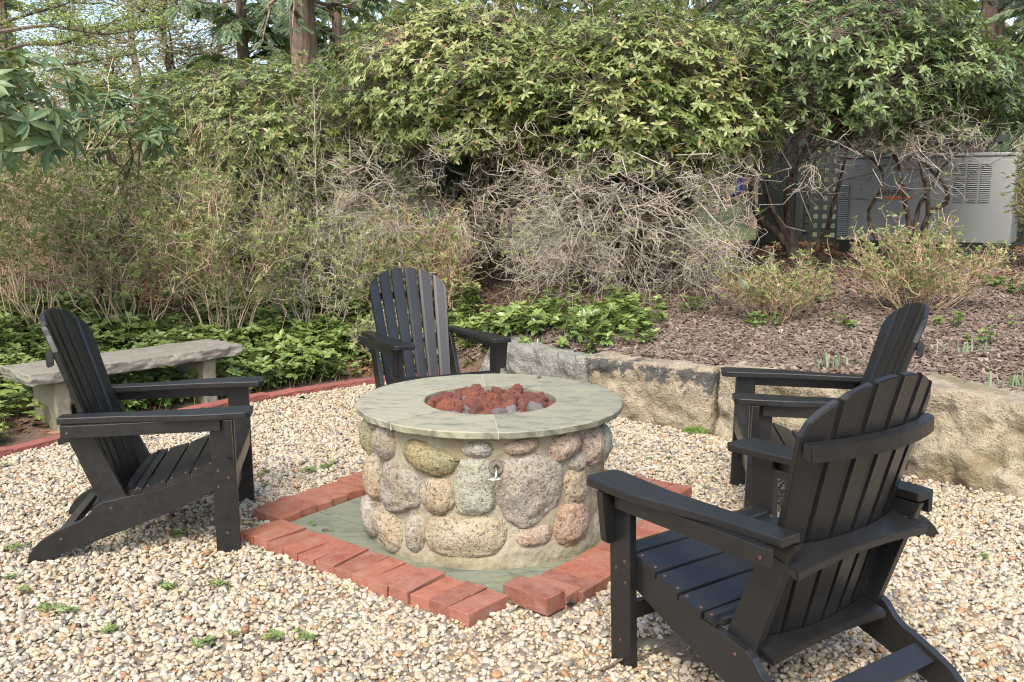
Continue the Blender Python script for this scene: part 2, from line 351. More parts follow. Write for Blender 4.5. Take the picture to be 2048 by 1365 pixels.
# foliage and bark
RH = [(0.0, (0.060, 0.095, 0.024)), (0.3, (0.115, 0.160, 0.040)), (0.6, (0.185, 0.225, 0.066)), (0.85, (0.25, 0.275, 0.095)), (0.95, (0.30, 0.305, 0.125)), (1.0, (0.24, 0.125, 0.05))]
M_rhodo = leaf_material('rhododendron_leaf', RH, 'face', 0.36, 0.25)
M_rhodo_o = leaf_material('rhododendron_leaf_single', RH[:5], 'object', 0.36, 0.25)
RG = [(0.0, (0.040, 0.075, 0.022)), (0.5, (0.088, 0.140, 0.042)), (0.85, (0.155, 0.205, 0.070)), (1.0, (0.23, 0.27, 0.11))]
M_rhodo_g = leaf_material('rhododendron_green_leaf', RG, 'face', 0.33, 0.2)
M_rhodo_go = leaf_material('rhododendron_green_leaf_single', RG, 'object', 0.33, 0.2)
RB = [(0.0, (0.05, 0.095, 0.035)), (0.5, (0.095, 0.155, 0.06)), (1.0, (0.17, 0.24, 0.11))]
M_bigleaf = leaf_material('large_leaf', RB, 'face', 0.42, 0.25)
M_bigleaf_o = leaf_material('large_leaf_single', RB, 'object', 0.42, 0.25)
M_azalea = leaf_material('azalea_leaf', [(0, (0.105, 0.145, 0.04)), (0.5, (0.20, 0.24, 0.075)), (0.9, (0.27, 0.295, 0.12)), (1, (0.28, 0.30, 0.12))], 'face', 0.4, 0.3)
M_pachy = leaf_material('pachysandra_leaf', [(0, (0.075, 0.13, 0.034)), (0.4, (0.15, 0.215, 0.055)), (0.8, (0.245, 0.31, 0.10)), (1, (0.33, 0.38, 0.165))], 'face', 0.33, 0.25)
M_dogwood = leaf_material('dogwood_leaf', [(0, (0.15, 0.24, 0.03)), (0.6, (0.25, 0.34, 0.055)), (1, (0.33, 0.40, 0.10))], 'face', 0.45, 0.4)
M_hemlock = leaf_material('hemlock_needle', [(0, (0.025, 0.048, 0.018)), (0.6, (0.060, 0.100, 0.034)), (1, (0.13, 0.18, 0.06))], 'face', 0.5, 0.2)
M_pine = leaf_material('pine_needle', [(0, (0.05, 0.10, 0.035)), (0.6, (0.085, 0.155, 0.055)), (1, (0.13, 0.20, 0.08))], 'face', 0.5, 0.25)
M_spring = leaf_material('spring_leaf', [(0, (0.26, 0.25, 0.13)), (0.5, (0.36, 0.33, 0.20)), (0.8, (0.44, 0.40, 0.27)), (1, (0.33, 0.20, 0.11))], 'face', 0.5, 0.4)
M_woods = leaf_material('woodland_leaf', [(0, (0.035, 0.05, 0.022)), (0.4, (0.09, 0.115, 0.045)), (0.75, (0.20, 0.20, 0.10)), (1, (0.22, 0.16, 0.10))], 'face', 0.6, 0.3)
M_daff = leaf_material('daffodil_leaf', [(0, (0.10, 0.17, 0.08)), (1, (0.22, 0.30, 0.16))], 'face', 0.4, 0.25)
M_weed = leaf_material('weed_leaf', [(0, (0.09, 0.15, 0.035)), (1, (0.19, 0.27, 0.08))], 'face', 0.4, 0.3)
M_moss = leaf_material('moss', [(0, (0.08, 0.17, 0.02)), (1, (0.18, 0.30, 0.04))], 'face', 0.6, 0.3)
M_twig_grey = plain('twig_grey', (0.29, 0.25, 0.20), 0.8, 0.4, 6)
M_twig_tan = plain('twig_tan', (0.34, 0.26, 0.175), 0.8, 0.4, 6)
M_twig_red = plain('twig_red', (0.35, 0.25, 0.16), 0.8, 0.35, 6)
M_limb = bark_material('shrub_bark', (0.055, 0.038, 0.026), (0.19, 0.14, 0.095), 25, 0.4)
M_bark = bark_material('tree_bark', (0.045, 0.03, 0.022), (0.27, 0.19, 0.135), 13, 0.15, 1.0)
M_bark_far = bark_material('far_bark', (0.06, 0.045, 0.035), (0.16, 0.125, 0.095), 6, 0.2, 0.5)
M_sapling = plain('sapling_bark', (0.30, 0.27, 0.23), 0.8, 0.25, 10)
M_gen = plain('grey_enamel', (0.24, 0.255, 0.25), 0.45, 0.06, 3)
M_gen_dark = plain('louvre_shadow', (0.06, 0.065, 0.065), 0.6, 0.2)
M_skid = plain('skid_black', (0.02, 0.02, 0.022), 0.4, 0.3)
M_fence = plain('fence_black_green', (0.018, 0.024, 0.021), 0.6, 0.3, 10)
M_orange = plain('label_orange', (0.62, 0.13, 0.03), 0.5, 0.05)
M_ink = plain('label_black', (0.012, 0.012, 0.014), 0.5, 0.05)
M_flag = plain('flag_blue', (0.30, 0.52, 0.66), 0.5, 0.1)
M_flag2 = plain('flag_dark_blue', (0.06, 0.22, 0.42), 0.5, 0.1)
M_wire = plain('wire', (0.35, 0.34, 0.33), 0.4, 0.1, metallic=0.6)
M_car = plain('car_blue', (0.03, 0.05, 0.20), 0.25, 0.05)
M_glass = plain('dark_glass', (0.02, 0.025, 0.03), 0.08, 0.1)
M_tyre = plain('tyre', (0.02, 0.02, 0.02), 0.8, 0.1)
M_red = plain('tail_light', (0.45, 0.02, 0.02), 0.3, 0.1)
M_dead = plain('dead_leaf', (0.22, 0.12, 0.06), 0.8, 0.4, 20)
M_pale = plain('pale_leaf', (0.5, 0.46, 0.38), 0.8, 0.2, 20)
M_violet = plain('violet_petal', (0.14, 0.08, 0.40), 0.6, 0.2, 20)

# ------------------------------------------------------------------ ground shape
BX = np.array([-9.0, -5.0, -3.6, -2.73, -2.55, -2.06, -1.756, -1.477, -1.009, -0.62, -0.25, 0.468, 1.165, 1.966, 2.40, 3.2, 4.4, 9.0])
BY = np.array([-9.0, 0.5, 3.45, 4.85, 5.155, 5.777, 6.16, 6.413, 6.79, 6.95, 6.80, 5.886, 5.309, 4.512, 4.238, 3.55, 2.2, -4.0])
def sdist(x, y):
    x = np.asarray(x, float); y = np.asarray(y, float); d = np.full(x.shape, 1e9)
    for i in range(len(BX) - 1):
        ax, ay, bx, by = BX[i], BY[i], BX[i + 1], BY[i + 1]; ex, ey = bx - ax, by - ay
        t = np.clip(((x - ax) * ex + (y - ay) * ey) / (ex * ex + ey * ey), 0, 1)
        d = np.minimum(d, np.hypot(x - ax - t * ex, y - ay - t * ey))
    return np.where(y > np.interp(x, BX, BY), d, -d)
def terr(x, y):
    x = np.asarray(x, float); y = np.asarray(y, float); s = sdist(x, y); sp = np.maximum(s, 0)
    w = sstep(-0.75, 0.1, x)
    h0 = w * (0.325 + 0.03 * np.clip(x, 0, 3)) * sstep(0.04, 0.22, sp)
    z = h0 + sp * (0.145 * (1 - w) + 0.066 * w)
    z = 0.86 - 0.12 * np.log1p(np.exp(np.clip((0.86 - z) / 0.12, -30, 30)))   # soft cap
    z = z + 0.0 - (0.86 - 0.12 * np.log1p(np.exp(0.86 / 0.12))) * (1 - sstep(0, 2, sp))
    bumps = 0.02 * fbm(np.stack([x * 1.3, y * 1.3, np.zeros_like(x)], -1).reshape(-1, 3), 3, 5).reshape(x.shape) * sstep(0.1, 0.8, sp)
    return np.where(s > 0, z + bumps, -0.014)
def tz(x, y): return float(terr(np.array([x]), np.array([y]))[0])
def drop(u, v):
    """ground point seen at a pixel"""
    d = ray(u, v); t = np.linspace(2.0, 60, 6000); P = np.array([0, 0, CAM_H]) + t[:, None] * d
    h = terr(P[:, 0], P[:, 1]); k = np.argmax(P[:, 2] < h); return P[k]

xs = np.unique(np.concatenate([np.linspace(-8, 8, 240), np.linspace(-90, -8, 30), np.linspace(8, 90, 30)]))
ys = np.unique(np.concatenate([np.linspace(-6, 2, 20), np.linspace(2, 13, 200), np.linspace(13, 160, 50)]))
X, Y = np.meshgrid(xs, ys); Z = terr(X, Y)
idx = np.arange(X.size).reshape(X.shape)
Q = np.stack([idx[:-1, :-1], idx[:-1, 1:], idx[1:, 1:], idx[1:, :-1]], -1).reshape(-1, 4)
ground = mesh_obj('ground', np_mesh('ground', np.stack([X, Y, Z], -1).reshape(-1, 3), Q, M_ground, True)); tag(ground, kind='structure', label='brown mulched garden ground with lawn behind the shrubs')

# bedding sheet under the gravel
gx = np.linspace(-4.6, 4.3, 90); gy = np.linspace(-2, 6.95, 90); X, Y = np.meshgrid(gx, gy); sd = sdist(X, Y)
idx = np.arange(X.size).reshape(X.shape); Q = np.stack([idx[:-1, :-1], idx[:-1, 1:], idx[1:, 1:], idx[1:, :-1]], -1).reshape(-1, 4)
keep = (sd.ravel()[Q] < -0.02).all(1)
gb = mesh_obj('patio', np_mesh('patio', np.stack([X, Y, np.full(X.shape, -0.009)], -1).reshape(-1, 3), Q[keep], M_subsoil)); tag(gb, kind='structure', label='dark sand bedding under the pale gravel patio')

# ------------------------------------------------------------------ scatter of instanced pieces (gravel, mulch)
def scatter(name, pts, rot, scl, rnd, shape, mat, label, cat):
    me = bpy.data.meshes.new(name); n = len(pts); me.vertices.add(n); me.vertices.foreach_set('co', np.asarray(pts, np.float32).ravel())
    for nm, dt, arr, f in (('rot', 'FLOAT_VECTOR', rot, 'vector'), ('scl', 'FLOAT_VECTOR', scl, 'vector'), ('rnd', 'FLOAT', rnd, 'value')):
        a = me.attributes.new(nm, dt, 'POINT'); a.data.foreach_set(f, np.asarray(arr, np.float32).ravel())
    o = mesh_obj(name, me); me.materials.append(mat)
    g = bpy.data.node_groups.new(name + '_nodes', 'GeometryNodeTree')
    g.interface.new_socket('Geometry', in_out='INPUT', socket_type='NodeSocketGeometry'); g.interface.new_socket('Geometry', in_out='OUTPUT', socket_type='NodeSocketGeometry')
    nn, ll = g.nodes, g.links; gi = nn.new('NodeGroupInput'); go = nn.new('NodeGroupOutput')
    join = nn.new('GeometryNodeJoinGeometry')
    for k in range(5):
        if shape == 'pebble':
            pr = nn.new('GeometryNodeMeshIcoSphere'); pr.inputs['Radius'].default_value = 1.0; pr.inputs['Subdivisions'].default_value = 2
            nz_s, amp = 0.9, 0.75
        else:
            pr = nn.new('GeometryNodeMeshCube'); pr.inputs['Size'].default_value = (2, 2, 2)
            for q, c in zip(('Vertices X', 'Vertices Y', 'Vertices Z'), (4, 2, 2)): pr.inputs[q].default_value = c
            nz_s, amp = 1.4, 1.1
        sp = nn.new('GeometryNodeSetPosition'); pos = nn.new('GeometryNodeInputPosition')
        ad = nn.new('ShaderNodeVectorMath'); ad.operation = 'ADD'; ad.inputs[1].default_value = (k * 7.3, k * 3.1, k * 5.7); ll.new(pos.outputs[0], ad.inputs[0])
        nz = nn.new('ShaderNodeTexNoise'); nz.inputs['Scale'].default_value = nz_s; nz.inputs['Detail'].default_value = 1.0; ll.new(ad.outputs[0], nz.inputs['Vector'])
        sb = nn.new('ShaderNodeVectorMath'); sb.operation = 'SUBTRACT'; sb.inputs[1].default_value = (0.5, 0.5, 0.5); ll.new(nz.outputs['Color'], sb.inputs[0])
        mu = nn.new('ShaderNodeVectorMath'); mu.operation = 'SCALE'; mu.inputs['Scale'].default_value = amp * 1.5; ll.new(sb.outputs[0], mu.inputs[0])
        ll.new(pr.outputs['Mesh'], sp.inputs['Geometry']); ll.new(mu.outputs[0], sp.inputs['Offset'])
        last = sp.outputs[0]
        if shape == 'pebble':
            ss = nn.new('GeometryNodeSetShadeSmooth'); ll.new(last, ss.inputs['Geometry']); last = ss.outputs[0]
        sm = nn.new('GeometryNodeSetMaterial'); sm.inputs['Material'].default_value = mat; ll.new(last, sm.inputs['Geometry'])
        ti = nn.new('GeometryNodeGeometryToInstance'); ll.new(sm.outputs[0], ti.inputs[0]); ll.new(ti.outputs[0], join.inputs[0])
    iop = nn.new('GeometryNodeInstanceOnPoints'); ll.new(gi.outputs[0], iop.inputs['Points']); ll.new(join.outputs[0], iop.inputs['Instance'])
    iop.inputs['Pick Instance'].default_value = True
    def named(nm, dt):
        a = nn.new('GeometryNodeInputNamedAttribute'); a.data_type = dt; a.inputs['Name'].default_value = nm; return a.outputs[0]
    er = nn.new('FunctionNodeEulerToRotation'); ll.new(named('rot', 'FLOAT_VECTOR'), er.inputs[0]); ll.new(er.outputs[0], iop.inputs['Rotation'])
    ll.new(named('scl', 'FLOAT_VECTOR'), iop.inputs['Scale'])
    ri = nn.new('FunctionNodeRandomValue'); ri.data_type = 'INT'; ri.inputs[4].default_value = 0; ri.inputs[5].default_value = 4
    ll.new([s for s in ri.outputs if s.enabled][0], iop.inputs['Instance Index'])
    ll.new(iop.outputs[0], go.inputs[0])
    md = o.modifiers.new('scatter', 'NODES'); md.node_group = g
    tag(o, label, cat, kind='stuff'); return o

PIT = np.array([-0.0915, 3.8225])
E1 = np.array([-0.787, 0.617]); E2 = np.array([0.60, 0.80]); PAD0 = np.array([-0.012, 3.035])
def in_pad(x, y, m):
    dx, dy = x - PAD0[0], y - PAD0[1]
    det = E1[0] * E2[1] - E1[1] * E2[0]
    a = (dx * E2[1] - dy * E2[0]) / det; b = (E1[0] * dy - E1[1] * dx) / det
    return (a > -m) & (a < 1.22 + m) & (b > -m) & (b < 1.24 + m), a, b
rs = np.random.RandomState(11)
def gravel():
    n = 330000
    x = rs.uniform(-4.2, 4.0, n); y = rs.uniform(1.2, 7.0, n)
    near = rs.rand(n) < np.clip(1.25 - 0.11 * np.maximum(y - 3, 0), 0.3, 1)
    s = sdist(x, y); ok = (s < -0.035) & near
    ip, a, b = in_pad(x, y, 0.20)
    core, a2, b2 = in_pad(x, y, 0.005)
    row = ip & ~core & ~(((a < 0) & (b < 0)) | ((a < 0) & (b > 1.24)) | ((a > 1.22) & (b < 0)) | ((a > 1.22) & (b > 1.24)))
    ok &= ~core & ~row
    w = fbm(np.stack([x * 7, y * 7, x * 0], -1), 3, 3)
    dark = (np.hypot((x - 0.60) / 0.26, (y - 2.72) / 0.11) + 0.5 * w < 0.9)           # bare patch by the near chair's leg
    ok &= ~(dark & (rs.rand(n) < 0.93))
    x, y = x[ok], y[ok]; n = len(x)
    rad = np.clip(rs.lognormal(math.log(0.0078), 0.30, n), 0.0042, 0.0145) * np.interp(y, [2.5, 6.5], [1.0, 1.12])
    und = 0.007 * fbm(np.stack([x * 1.6, y * 1.6, x * 0], -1), 3, 9)
    z = -0.007 + rs.uniform(-0.007, 0.010, n) + und
    scl = rad[:, None] * np.stack([rs.uniform(0.85, 1.5, n), rs.uniform(0.75, 1.15, n), rs.uniform(0.5, 0.85, n)], 1)
    rot = np.stack([rs.normal(0, 0.45, n), rs.normal(0, 0.45, n), rs.uniform(0, 6.3, n)], 1)
    return scatter('gravel', np.stack([x, y, z], 1), rot, scl, rs.rand(n), 'pebble', M_pebble, 'cream and tan pea gravel covering the patio', 'gravel')
gravel()
def mulch():
    n = 120000
    x = rs.uniform(-0.6, 5.5, n); y = rs.uniform(3.2, 10.0, n); s = sdist(x, y)
    ok = (s > 0.15) & (rs.rand(n) < np.clip(1.5 - 0.22 * (y - 4), 0.16, 1)) & (rs.rand(n) < sstep(-0.9, 0.3, x + 0.2))
    x, y, s = x[ok], y[ok], s[ok]; n = len(x); z = terr(x, y) + rs.uniform(-0.004, 0.014, n)
    scl = np.stack([rs.uniform(0.008, 0.03, n), rs.uniform(0.003, 0.009, n), rs.uniform(0.0015, 0.004, n)], 1) * np.interp(y, [4, 9], [1, 1.3])[:, None]
    rot = np.stack([rs.normal(0, 0.35, n), rs.normal(0, 0.3, n), rs.uniform(0, 6.3, n)], 1)
    scatter('bark_mulch', np.stack([x, y, z], 1), rot, scl, rs.rand(n), 'chip', M_chip, 'grey brown shredded bark mulch on the raised bed', 'mulch')
    n = 42000
    x = rs.uniform(-6, 6.5, n); y = rs.uniform(5.2, 12.0, n); s = sdist(x, y)
    ok = (s > 0.12) & (rs.rand(n) < np.where(x < 0.2, 0.8, sstep(6.6, 8.6, y)))
    x, y = x[ok], y[ok]; n = len(x); z = terr(x, y) + rs.uniform(0, 0.015, n)
    scl = np.stack([rs.uniform(0.012, 0.035, n), rs.uniform(0.005, 0.016, n), rs.uniform(0.001, 0.0025, n)], 1)
    rot = np.stack([rs.normal(0, 0.5, n), rs.normal(0, 0.4, n), rs.uniform(0, 6.3, n)], 1)
    scatter('leaf_litter', np.stack([x, y, z], 1), rot, scl, rs.rand(n), 'chip', M_litter, 'rusty brown leaf litter under the shrubs', 'leaf litter')
mulch()

# ------------------------------------------------------------------ stone pad and brick border
def pad_pt(a, b): return PAD0 + a * E1 + b * E2
pad = empty('paving', (*pad_pt(0.61, 0.62), 0)); tag(pad, kind='structure', label='grey green flagstone pad under the fire pit')
for (a0, a1, b0, b1) in ((-0.005, 1.225, -0.005, 0.205), (-0.005, 0.60, 0.21, 1.245), (0.605, 1.225, 0.21, 1.245)):
    bm = bmesh.new(); c0 = pad_pt(0.61, 0.62)
    lo = [bm.verts.new((*(pad_pt(a, b) - c0), -0.03)) for a, b in ((a0, b0), (a1, b0), (a1, b1), (a0, b1))]
    hi = [bm.verts.new((*(pad_pt(a, b) - c0), 0.004)) for a, b in ((a0, b0), (a1, b0), (a1, b1), (a0, b1))]
    bm.faces.new(hi); bm.faces.new(lo[::-1])
    for i in range(4): bm.faces.new((lo[i], lo[(i + 1) % 4], hi[(i + 1) % 4], hi[i]))
    bmesh.ops.recalc_face_normals(bm, faces=bm.faces)
    bm_obj('slab', bm, M_pad, pad)

def rough_brick(name, mat, sx, sy, sz, seed, chip=0.0025):
    bm = box_bm(-sx / 2, sx / 2, -sy / 2, sy / 2, -sz, 0, 0.0)
    bmesh.ops.subdivide_edges(bm, edges=[e for e in bm.edges if e.calc_length() > 0.05], cuts=3, use_grid_fill=True)
    bmesh.ops.bevel(bm, geom=[e for e in bm.edges if e.calc_face_angle(0) > 0.7], offset=0.0016, segments=1, affect='EDGES')
    V = np.array([v.co[:] for v in bm.verts]); d = chip * vnoise(V * 45, seed); d2 = chip * vnoise(V * 45 + 9, seed + 3)
    for v, a, b in zip(bm.verts, d, d2): v.co.x += a; v.co.y += b; v.co.z += 0.5 * a if v.co.z > -0.01 else 0
    me = bpy.data.meshes.new(name); bm.normal_update(); bm.to_mesh(me); bm.free(); me.materials.append(mat); return me
brick_me = [rough_brick('brick', M_brick, 0.091, 0.198, 0.06, s) for s in range(5)]
border = empty('brick_border', (*pad_pt(0.61, 0.62), 0)); tag(border, 'square border of red clay bricks around the fire pit pad', 'brick border')
bc = pad_pt(0.61, 0.62)
def brick(cx, cy, ang, zt, tilt=0.0, k=0, wid=1.0):
    o = mesh_obj('brick', brick_me[k % 5], border); o.location = (cx - bc[0], cy - bc[1], zt)
    o.rotation_euler = (rs.normal(0, 0.016), rs.normal(0, 0.02) + tilt, ang + rs.normal(0, 0.012)); o.scale = (wid, rs.uniform(0.98, 1.02), 1)
nl_out = np.array([(-1.105, 3.643), (-1.033, 3.578), (-0.961, 3.519), (-0.887, 3.469), (-0.815, 3.408), (-0.74, 3.334), (-0.659, 3.277), (-0.573, 3.213), (-0.513, 3.157), (-0.431, 3.093), (-0.351, 3.046), (-0.28, 2.99), (-0.213, 2.929), (-0.143, 2.864)])
nl_in = np.array([(-0.972, 3.782), (-0.906, 3.731), (-0.843, 3.669), (-0.759, 3.609), (-0.686, 3.56), (-0.627, 3.503), (-0.546, 3.449), (-0.465, 3.386), (-0.388, 3.315), (-0.322, 3.245), (-0.234, 3.213), (-0.161, 3.153), (-0.082, 3.088), (-0.009, 3.026)])
lb_out = np.array([(-1.121, 3.905), (-1.071, 4.014), (-1.014, 4.102), (-0.943, 4.174), (-0.901, 4.252), (-0.84, 4.327)])
lb_in = np.array([(-0.962, 3.782), (-0.912, 3.872), (-0.849, 3.941), (-0.798, 4.018), (-0.745, 4.109), (-0.690, 4.190)])
for o_, i_ in ((nl_out, nl_in), (lb_out, lb_in)):
    for k in range(len(o_) - 1):
        c_ = (o_[k] + o_[k + 1] + i_[k] + i_[k + 1]) / 4; d_ = (i_[k] + i_[k + 1] - o_[k] - o_[k + 1]); w_ = np.linalg.norm((o_[k + 1] + i_[k + 1] - o_[k] - i_[k]) / 2)
        brick(*c_, math.atan2(d_[1], d_[0]) - math.pi / 2, 0.034 + rs.normal(0, 0.0035), 0, k, (w_ - 0.005) / 0.091)
for k in range(7):   # rest of the back-left side, behind the pit
    c_ = (lb_out[5] + lb_in[5]) / 2 + (k + 0.55) * np.array([0.061, 0.080]); brick(*c_, math.atan2(E1[1], E1[0]) - math.pi / 2, 0.038, 0, k)
ang_r = math.atan2(-E1[1], -E1[0]) - math.pi / 2
ro = np.array([(0.074, 3.041), (0.135, 3.105), (0.194, 3.155), (0.247, 3.222)])
for k in range(12):  # right side; its first brick stands proud
    c_ = ro[k] if k < 4 else ro[3] + (k - 3) * np.array([0.0595, 0.0775])
    brick(*c_, ang_r + (0.0 if k else -0.06), 0.058 if k == 0 else 0.034 + rs.normal(0, 0.002), 0, k, 1.03)
for k in range(12):  # far side
    c_ = np.array([0.742, 4.158]) + k * 0.0975 * np.array([-0.80, 0.60]); brick(*c_, math.atan2(0.8, 0.6) - math.pi / 2, 0.036, 0, k)

edging = empty('brick_edging', (-2.0, 5.85, 0)); tag(edging, 'low curved row of dark red bricks edging the pachysandra bed', 'edging')
edge_me = [rough_brick('brick', M_edge_brick, 0.205, 0.085, 0.09, s + 20, 0.004) for s in range(4)]
pl = np.array([(a, b) for a, b in zip(BX, BY) if -3.7 < a < -0.6]); seg = np.concatenate([[0], np.cumsum(np.linalg.norm(np.diff(pl, axis=0), axis=1))])
t = 0.0; k = 0
while t < seg[-1] - 0.2:
    a_ = np.array([np.interp(t, seg, pl[:, i]) for i in (0, 1)]); b_ = np.array([np.interp(t + 0.205, seg, pl[:, i]) for i in (0, 1)])
    o = mesh_obj('brick', edge_me[k % 4], edging); m_ = (a_ + b_) / 2; o.location = (m_[0] + 2.0, m_[1] - 5.85, 0.034 + rs.normal(0, 0.004))
    o.rotation_euler = (rs.normal(0, 0.05), rs.normal(0, 0.02), math.atan2(*(b_ - a_)[::-1])); t += 0.213; k += 1

# ------------------------------------------------------------------ fire pit
pit = empty('fire_pit', (PIT[0], PIT[1], 0)); tag(pit, 'round fieldstone fire pit with bluestone cap and red lava rock', 'fire pit')
def cyl_hit(u, v, Rr):
    d = ray(u, v); o = np.array([-PIT[0], -PIT[1]]); a = d[:2] @ d[:2]; b = o @ d[:2]; c = o @ o - Rr * Rr
    disc = b * b - a * c
    t = (-b - math.sqrt(max(disc, 0))) / a; q = o + t * d[:2]; return math.atan2(q[1], q[0]), CAM_H + t * d[2], t
STONES = [  # px centre, half width, half height (px), tilt, proud, material, shape
    (711, 866, 20, 36, 0.0, .075, M_stone_olive, ''), (748, 883, 29, 33, -0.5, .065, M_stone_grey, ''), (722, 936, 23, 44, 0.1, .07, M_stone_tan, ''),
    (701, 960, 11, 24, 0, .06, M_stone_olive, ''), (710, 1013, 23, 38, 0.2, .085, M_stone_grey, ''), (778, 982, 46, 48, 0.2, .06, M_stone_grey, 'sq'),
    (846, 917, 59, 31, -0.08, .065, M_stone_olive, 'moon'), (862, 999, 38, 39, 0, .055, M_stone_tan, ''), (946, 983, 47, 57, 0.05, .05, M_stone_green, 'sq'),
    (760, 1062, 30, 31, -0.6, .07, M_stone_tan, ''), (815, 1074, 21, 38, 0, .05, M_stone_grey, 'sq'), (925, 1083, 83, 43, 0.0, .06, M_stone_tan, 'kidney'),
    (953, 907, 38, 19, 0.05, .04, M_stone_grey, ''), (1052, 899, 45, 20, 0.12, .04, M_stone_pink, ''), (1147, 897, 35, 30, 0.25, .055, M_stone_pink, ''),
    (1073, 986, 67, 66, 0.1, .05, M_stone_grey, 'sq'), (1078, 1081, 47, 24, 0.06, .04, M_stone_pink, 'kidney'), (1160, 1057, 36, 41, 0, .055, M_stone_pink, 'sq'),
    (1168, 978, 26, 36, 0.2, .05, M_stone_tan, 'sq'), (1174, 930, 20, 19, 0, .045, M_stone_grey, ''), (1203, 893, 21, 37, 0.1, .055, M_stone_pink, ''), (1226, 890, 18, 38, 0, .05, M_stone_green, '')]
items = []
for (u, v_, hw, hh, tl, pr, mt, sh) in STONES:
    a, z, t = cyl_hit(u, v_, 0.535); depth = t
    px_m = F_PX / (t * 1.0)
    obl = abs(math.cos(a - math.atan2(-PIT[1], -PIT[0])))
    if u < 735: a = math.atan2(-PIT[1], -PIT[0]) - (1.35 if u < 705 else 1.12) ; obl = max(obl, 0.45)
    items.append([a, z, 1.21 * hw / px_m / max(obl, 0.42), 1.19 * hh / px_m / 0.96, tl, pr, mt, sh])
a_cam = math.atan2(-PIT[1], -PIT[0])
items[0][0] = a_cam - 1.30; items[1][0] = a_cam - 0.98; items[2][0] = a_cam - 1.18; items[3][0] = a_cam - 1.50; items[4][0] = a_cam - 1.22
for i_, w_ in ((0, .072), (1, .078), (2, .072), (3, .06), (4, .075)): items[i_][2] = w_
rs2 = np.random.RandomState(5)
for row_z, n_, ph in ((0.42, 9, 0.1), (0.26, 9, 0.3), (0.09, 8, 0.0)):      # the far side
    for j in range(n_):
        a = a_cam + 1.78 + (2 * math.pi - 3.50) * (j + 0.5 + ph * 0.4) / n_
        items.append([a, row_z + rs2.normal(0, .015), rs2.uniform(.055, .085), rs2.uniform(.055, .075), rs2.normal(0, .4), .055, [M_stone_grey, M_stone_tan, M_stone_pink, M_stone_olive][j % 4], ''])
WALL_H = 0.508
def wall_r(z): return 0.474 + 0.022 * sstep(0.12, 0.0, z)
# mortar drum: swells towards each stone
na, nz_ = 420, 80
A, ZZ = np.meshgrid(np.linspace(0, 2 * np.pi, na, endpoint=False), np.linspace(-0.01, WALL_H, nz_)); Rr = wall_r(ZZ)
for (a, z, hw, hh, tl, pr, mt, sh) in items:
    da = (A - a + np.pi) % (2 * np.pi) - np.pi; du = da * 0.5; dz = ZZ - z
    x_ = (du * math.cos(tl) + dz * math.sin(tl)) / (hw * 1.25); y_ = (-du * math.sin(tl) + dz * math.cos(tl)) / (hh * 1.25)
    Rr = np.maximum(Rr, wall_r(ZZ) + 0.013 * np.clip(1.40 - np.hypot(x_, y_), 0, 0.6) / 0.6)
Pn = np.stack([np.cos(A) * 0.5, np.sin(A) * 0.5, ZZ], -1).reshape(-1, 3)
Rr = Rr + (0.010 * fbm(Pn * 12, 4, 2) + 0.004 * fbm(Pn * 60, 2, 8)).reshape(Rr.shape)
V = np.stack([np.cos(A) * Rr, np.sin(A) * Rr, ZZ], -1).reshape(-1, 3); idx = np.arange(na * nz_).reshape(nz_, na)
Q = np.stack([idx[:-1], np.roll(idx, -1, 1)[:-1], np.roll(idx, -1, 1)[1:], idx[1:]], -1).reshape(-1, 4)
mesh_obj('mortar_wall', np_mesh('mortar_wall', V, Q, M_mortar, True), pit)
_ico = {}
def ico(n):
    if n not in _ico:
        bm = bmesh.new(); bmesh.ops.create_icosphere(bm, subdivisions=n, radius=1.0)
        bm.verts.ensure_lookup_table(); _ico[n] = (np.array([v.co[:] for v in bm.verts]), np.array([[v.index for v in f.verts] for f in bm.faces])); bm.free()
    return _ico[n]
for k, (a, z, hw, hh, tl, pr, mt, sh) in enumerate(items):
    V, Fc = ico(5 if max(hw, hh) > 0.08 and k < 22 else 4); e = 0.72 if sh in ('sq', 'kidney') else 0.86
    W_ = np.sign(V) * np.abs(V) ** e
    W_ = W_ / (np.linalg.norm(W_, axis=1, keepdims=True) ** 0.35)
    if sh == 'moon': W_[:, 1] = np.where(W_[:, 1] > 0, W_[:, 1] * (0.55 - 0.35 * W_[:, 0]), W_[:, 1] * 1.25 + 0.1)
    if sh == 'kidney': W_[:, 1] -= 0.24 * np.exp(-(W_[:, 0] / 0.35) ** 2) * sstep(0.0, 0.8, W_[:, 1])
    sc = np.array([hw, hh, 0.085 if max(hw, hh) > .08 else 0.07]); nrm = unit(V)
    P = W_ * sc
    P = P + nrm * (0.15 * min(hw, hh) * fbm(V * 1.3 + k * 5.1, 2, k)[:, None]) + nrm * (0.085 * min(hw, hh) * fbm(V * 4 + k, 5, k + 7)[:, None]) + nrm * (0.0016 * fbm(P * 160, 2, k + 3)[:, None])
    c_, s_ = math.cos(tl), math.sin(tl); P = np.stack([P[:, 0] * c_ - P[:, 1] * s_, P[:, 0] * s_ + P[:, 1] * c_, P[:, 2]], 1)
    tv = np.array([-math.sin(a), math.cos(a), 0]); nv = np.array([math.cos(a), math.sin(a), 0]); uv = np.array([0, 0, 1.0])
    rad = wall_r(z) + pr - sc[2]
    # wrap round the drum
    ang = a + P[:, 0] / 0.53; Rk = rad + P[:, 2] * 1.0
    G = np.stack([np.cos(ang) * Rk, np.sin(ang) * Rk, np.maximum(z + P[:, 1], 0.006 + 0.02 * (rs2.rand() * 0))], 1)
    G[:, 2] = np.minimum(G[:, 2], WALL_H + 0.0)
    ctr = nv * rad + uv * z
    o = mesh_obj('stone', np_mesh('stone', G - ctr, Fc, mt, True), pit); o.location = ctr
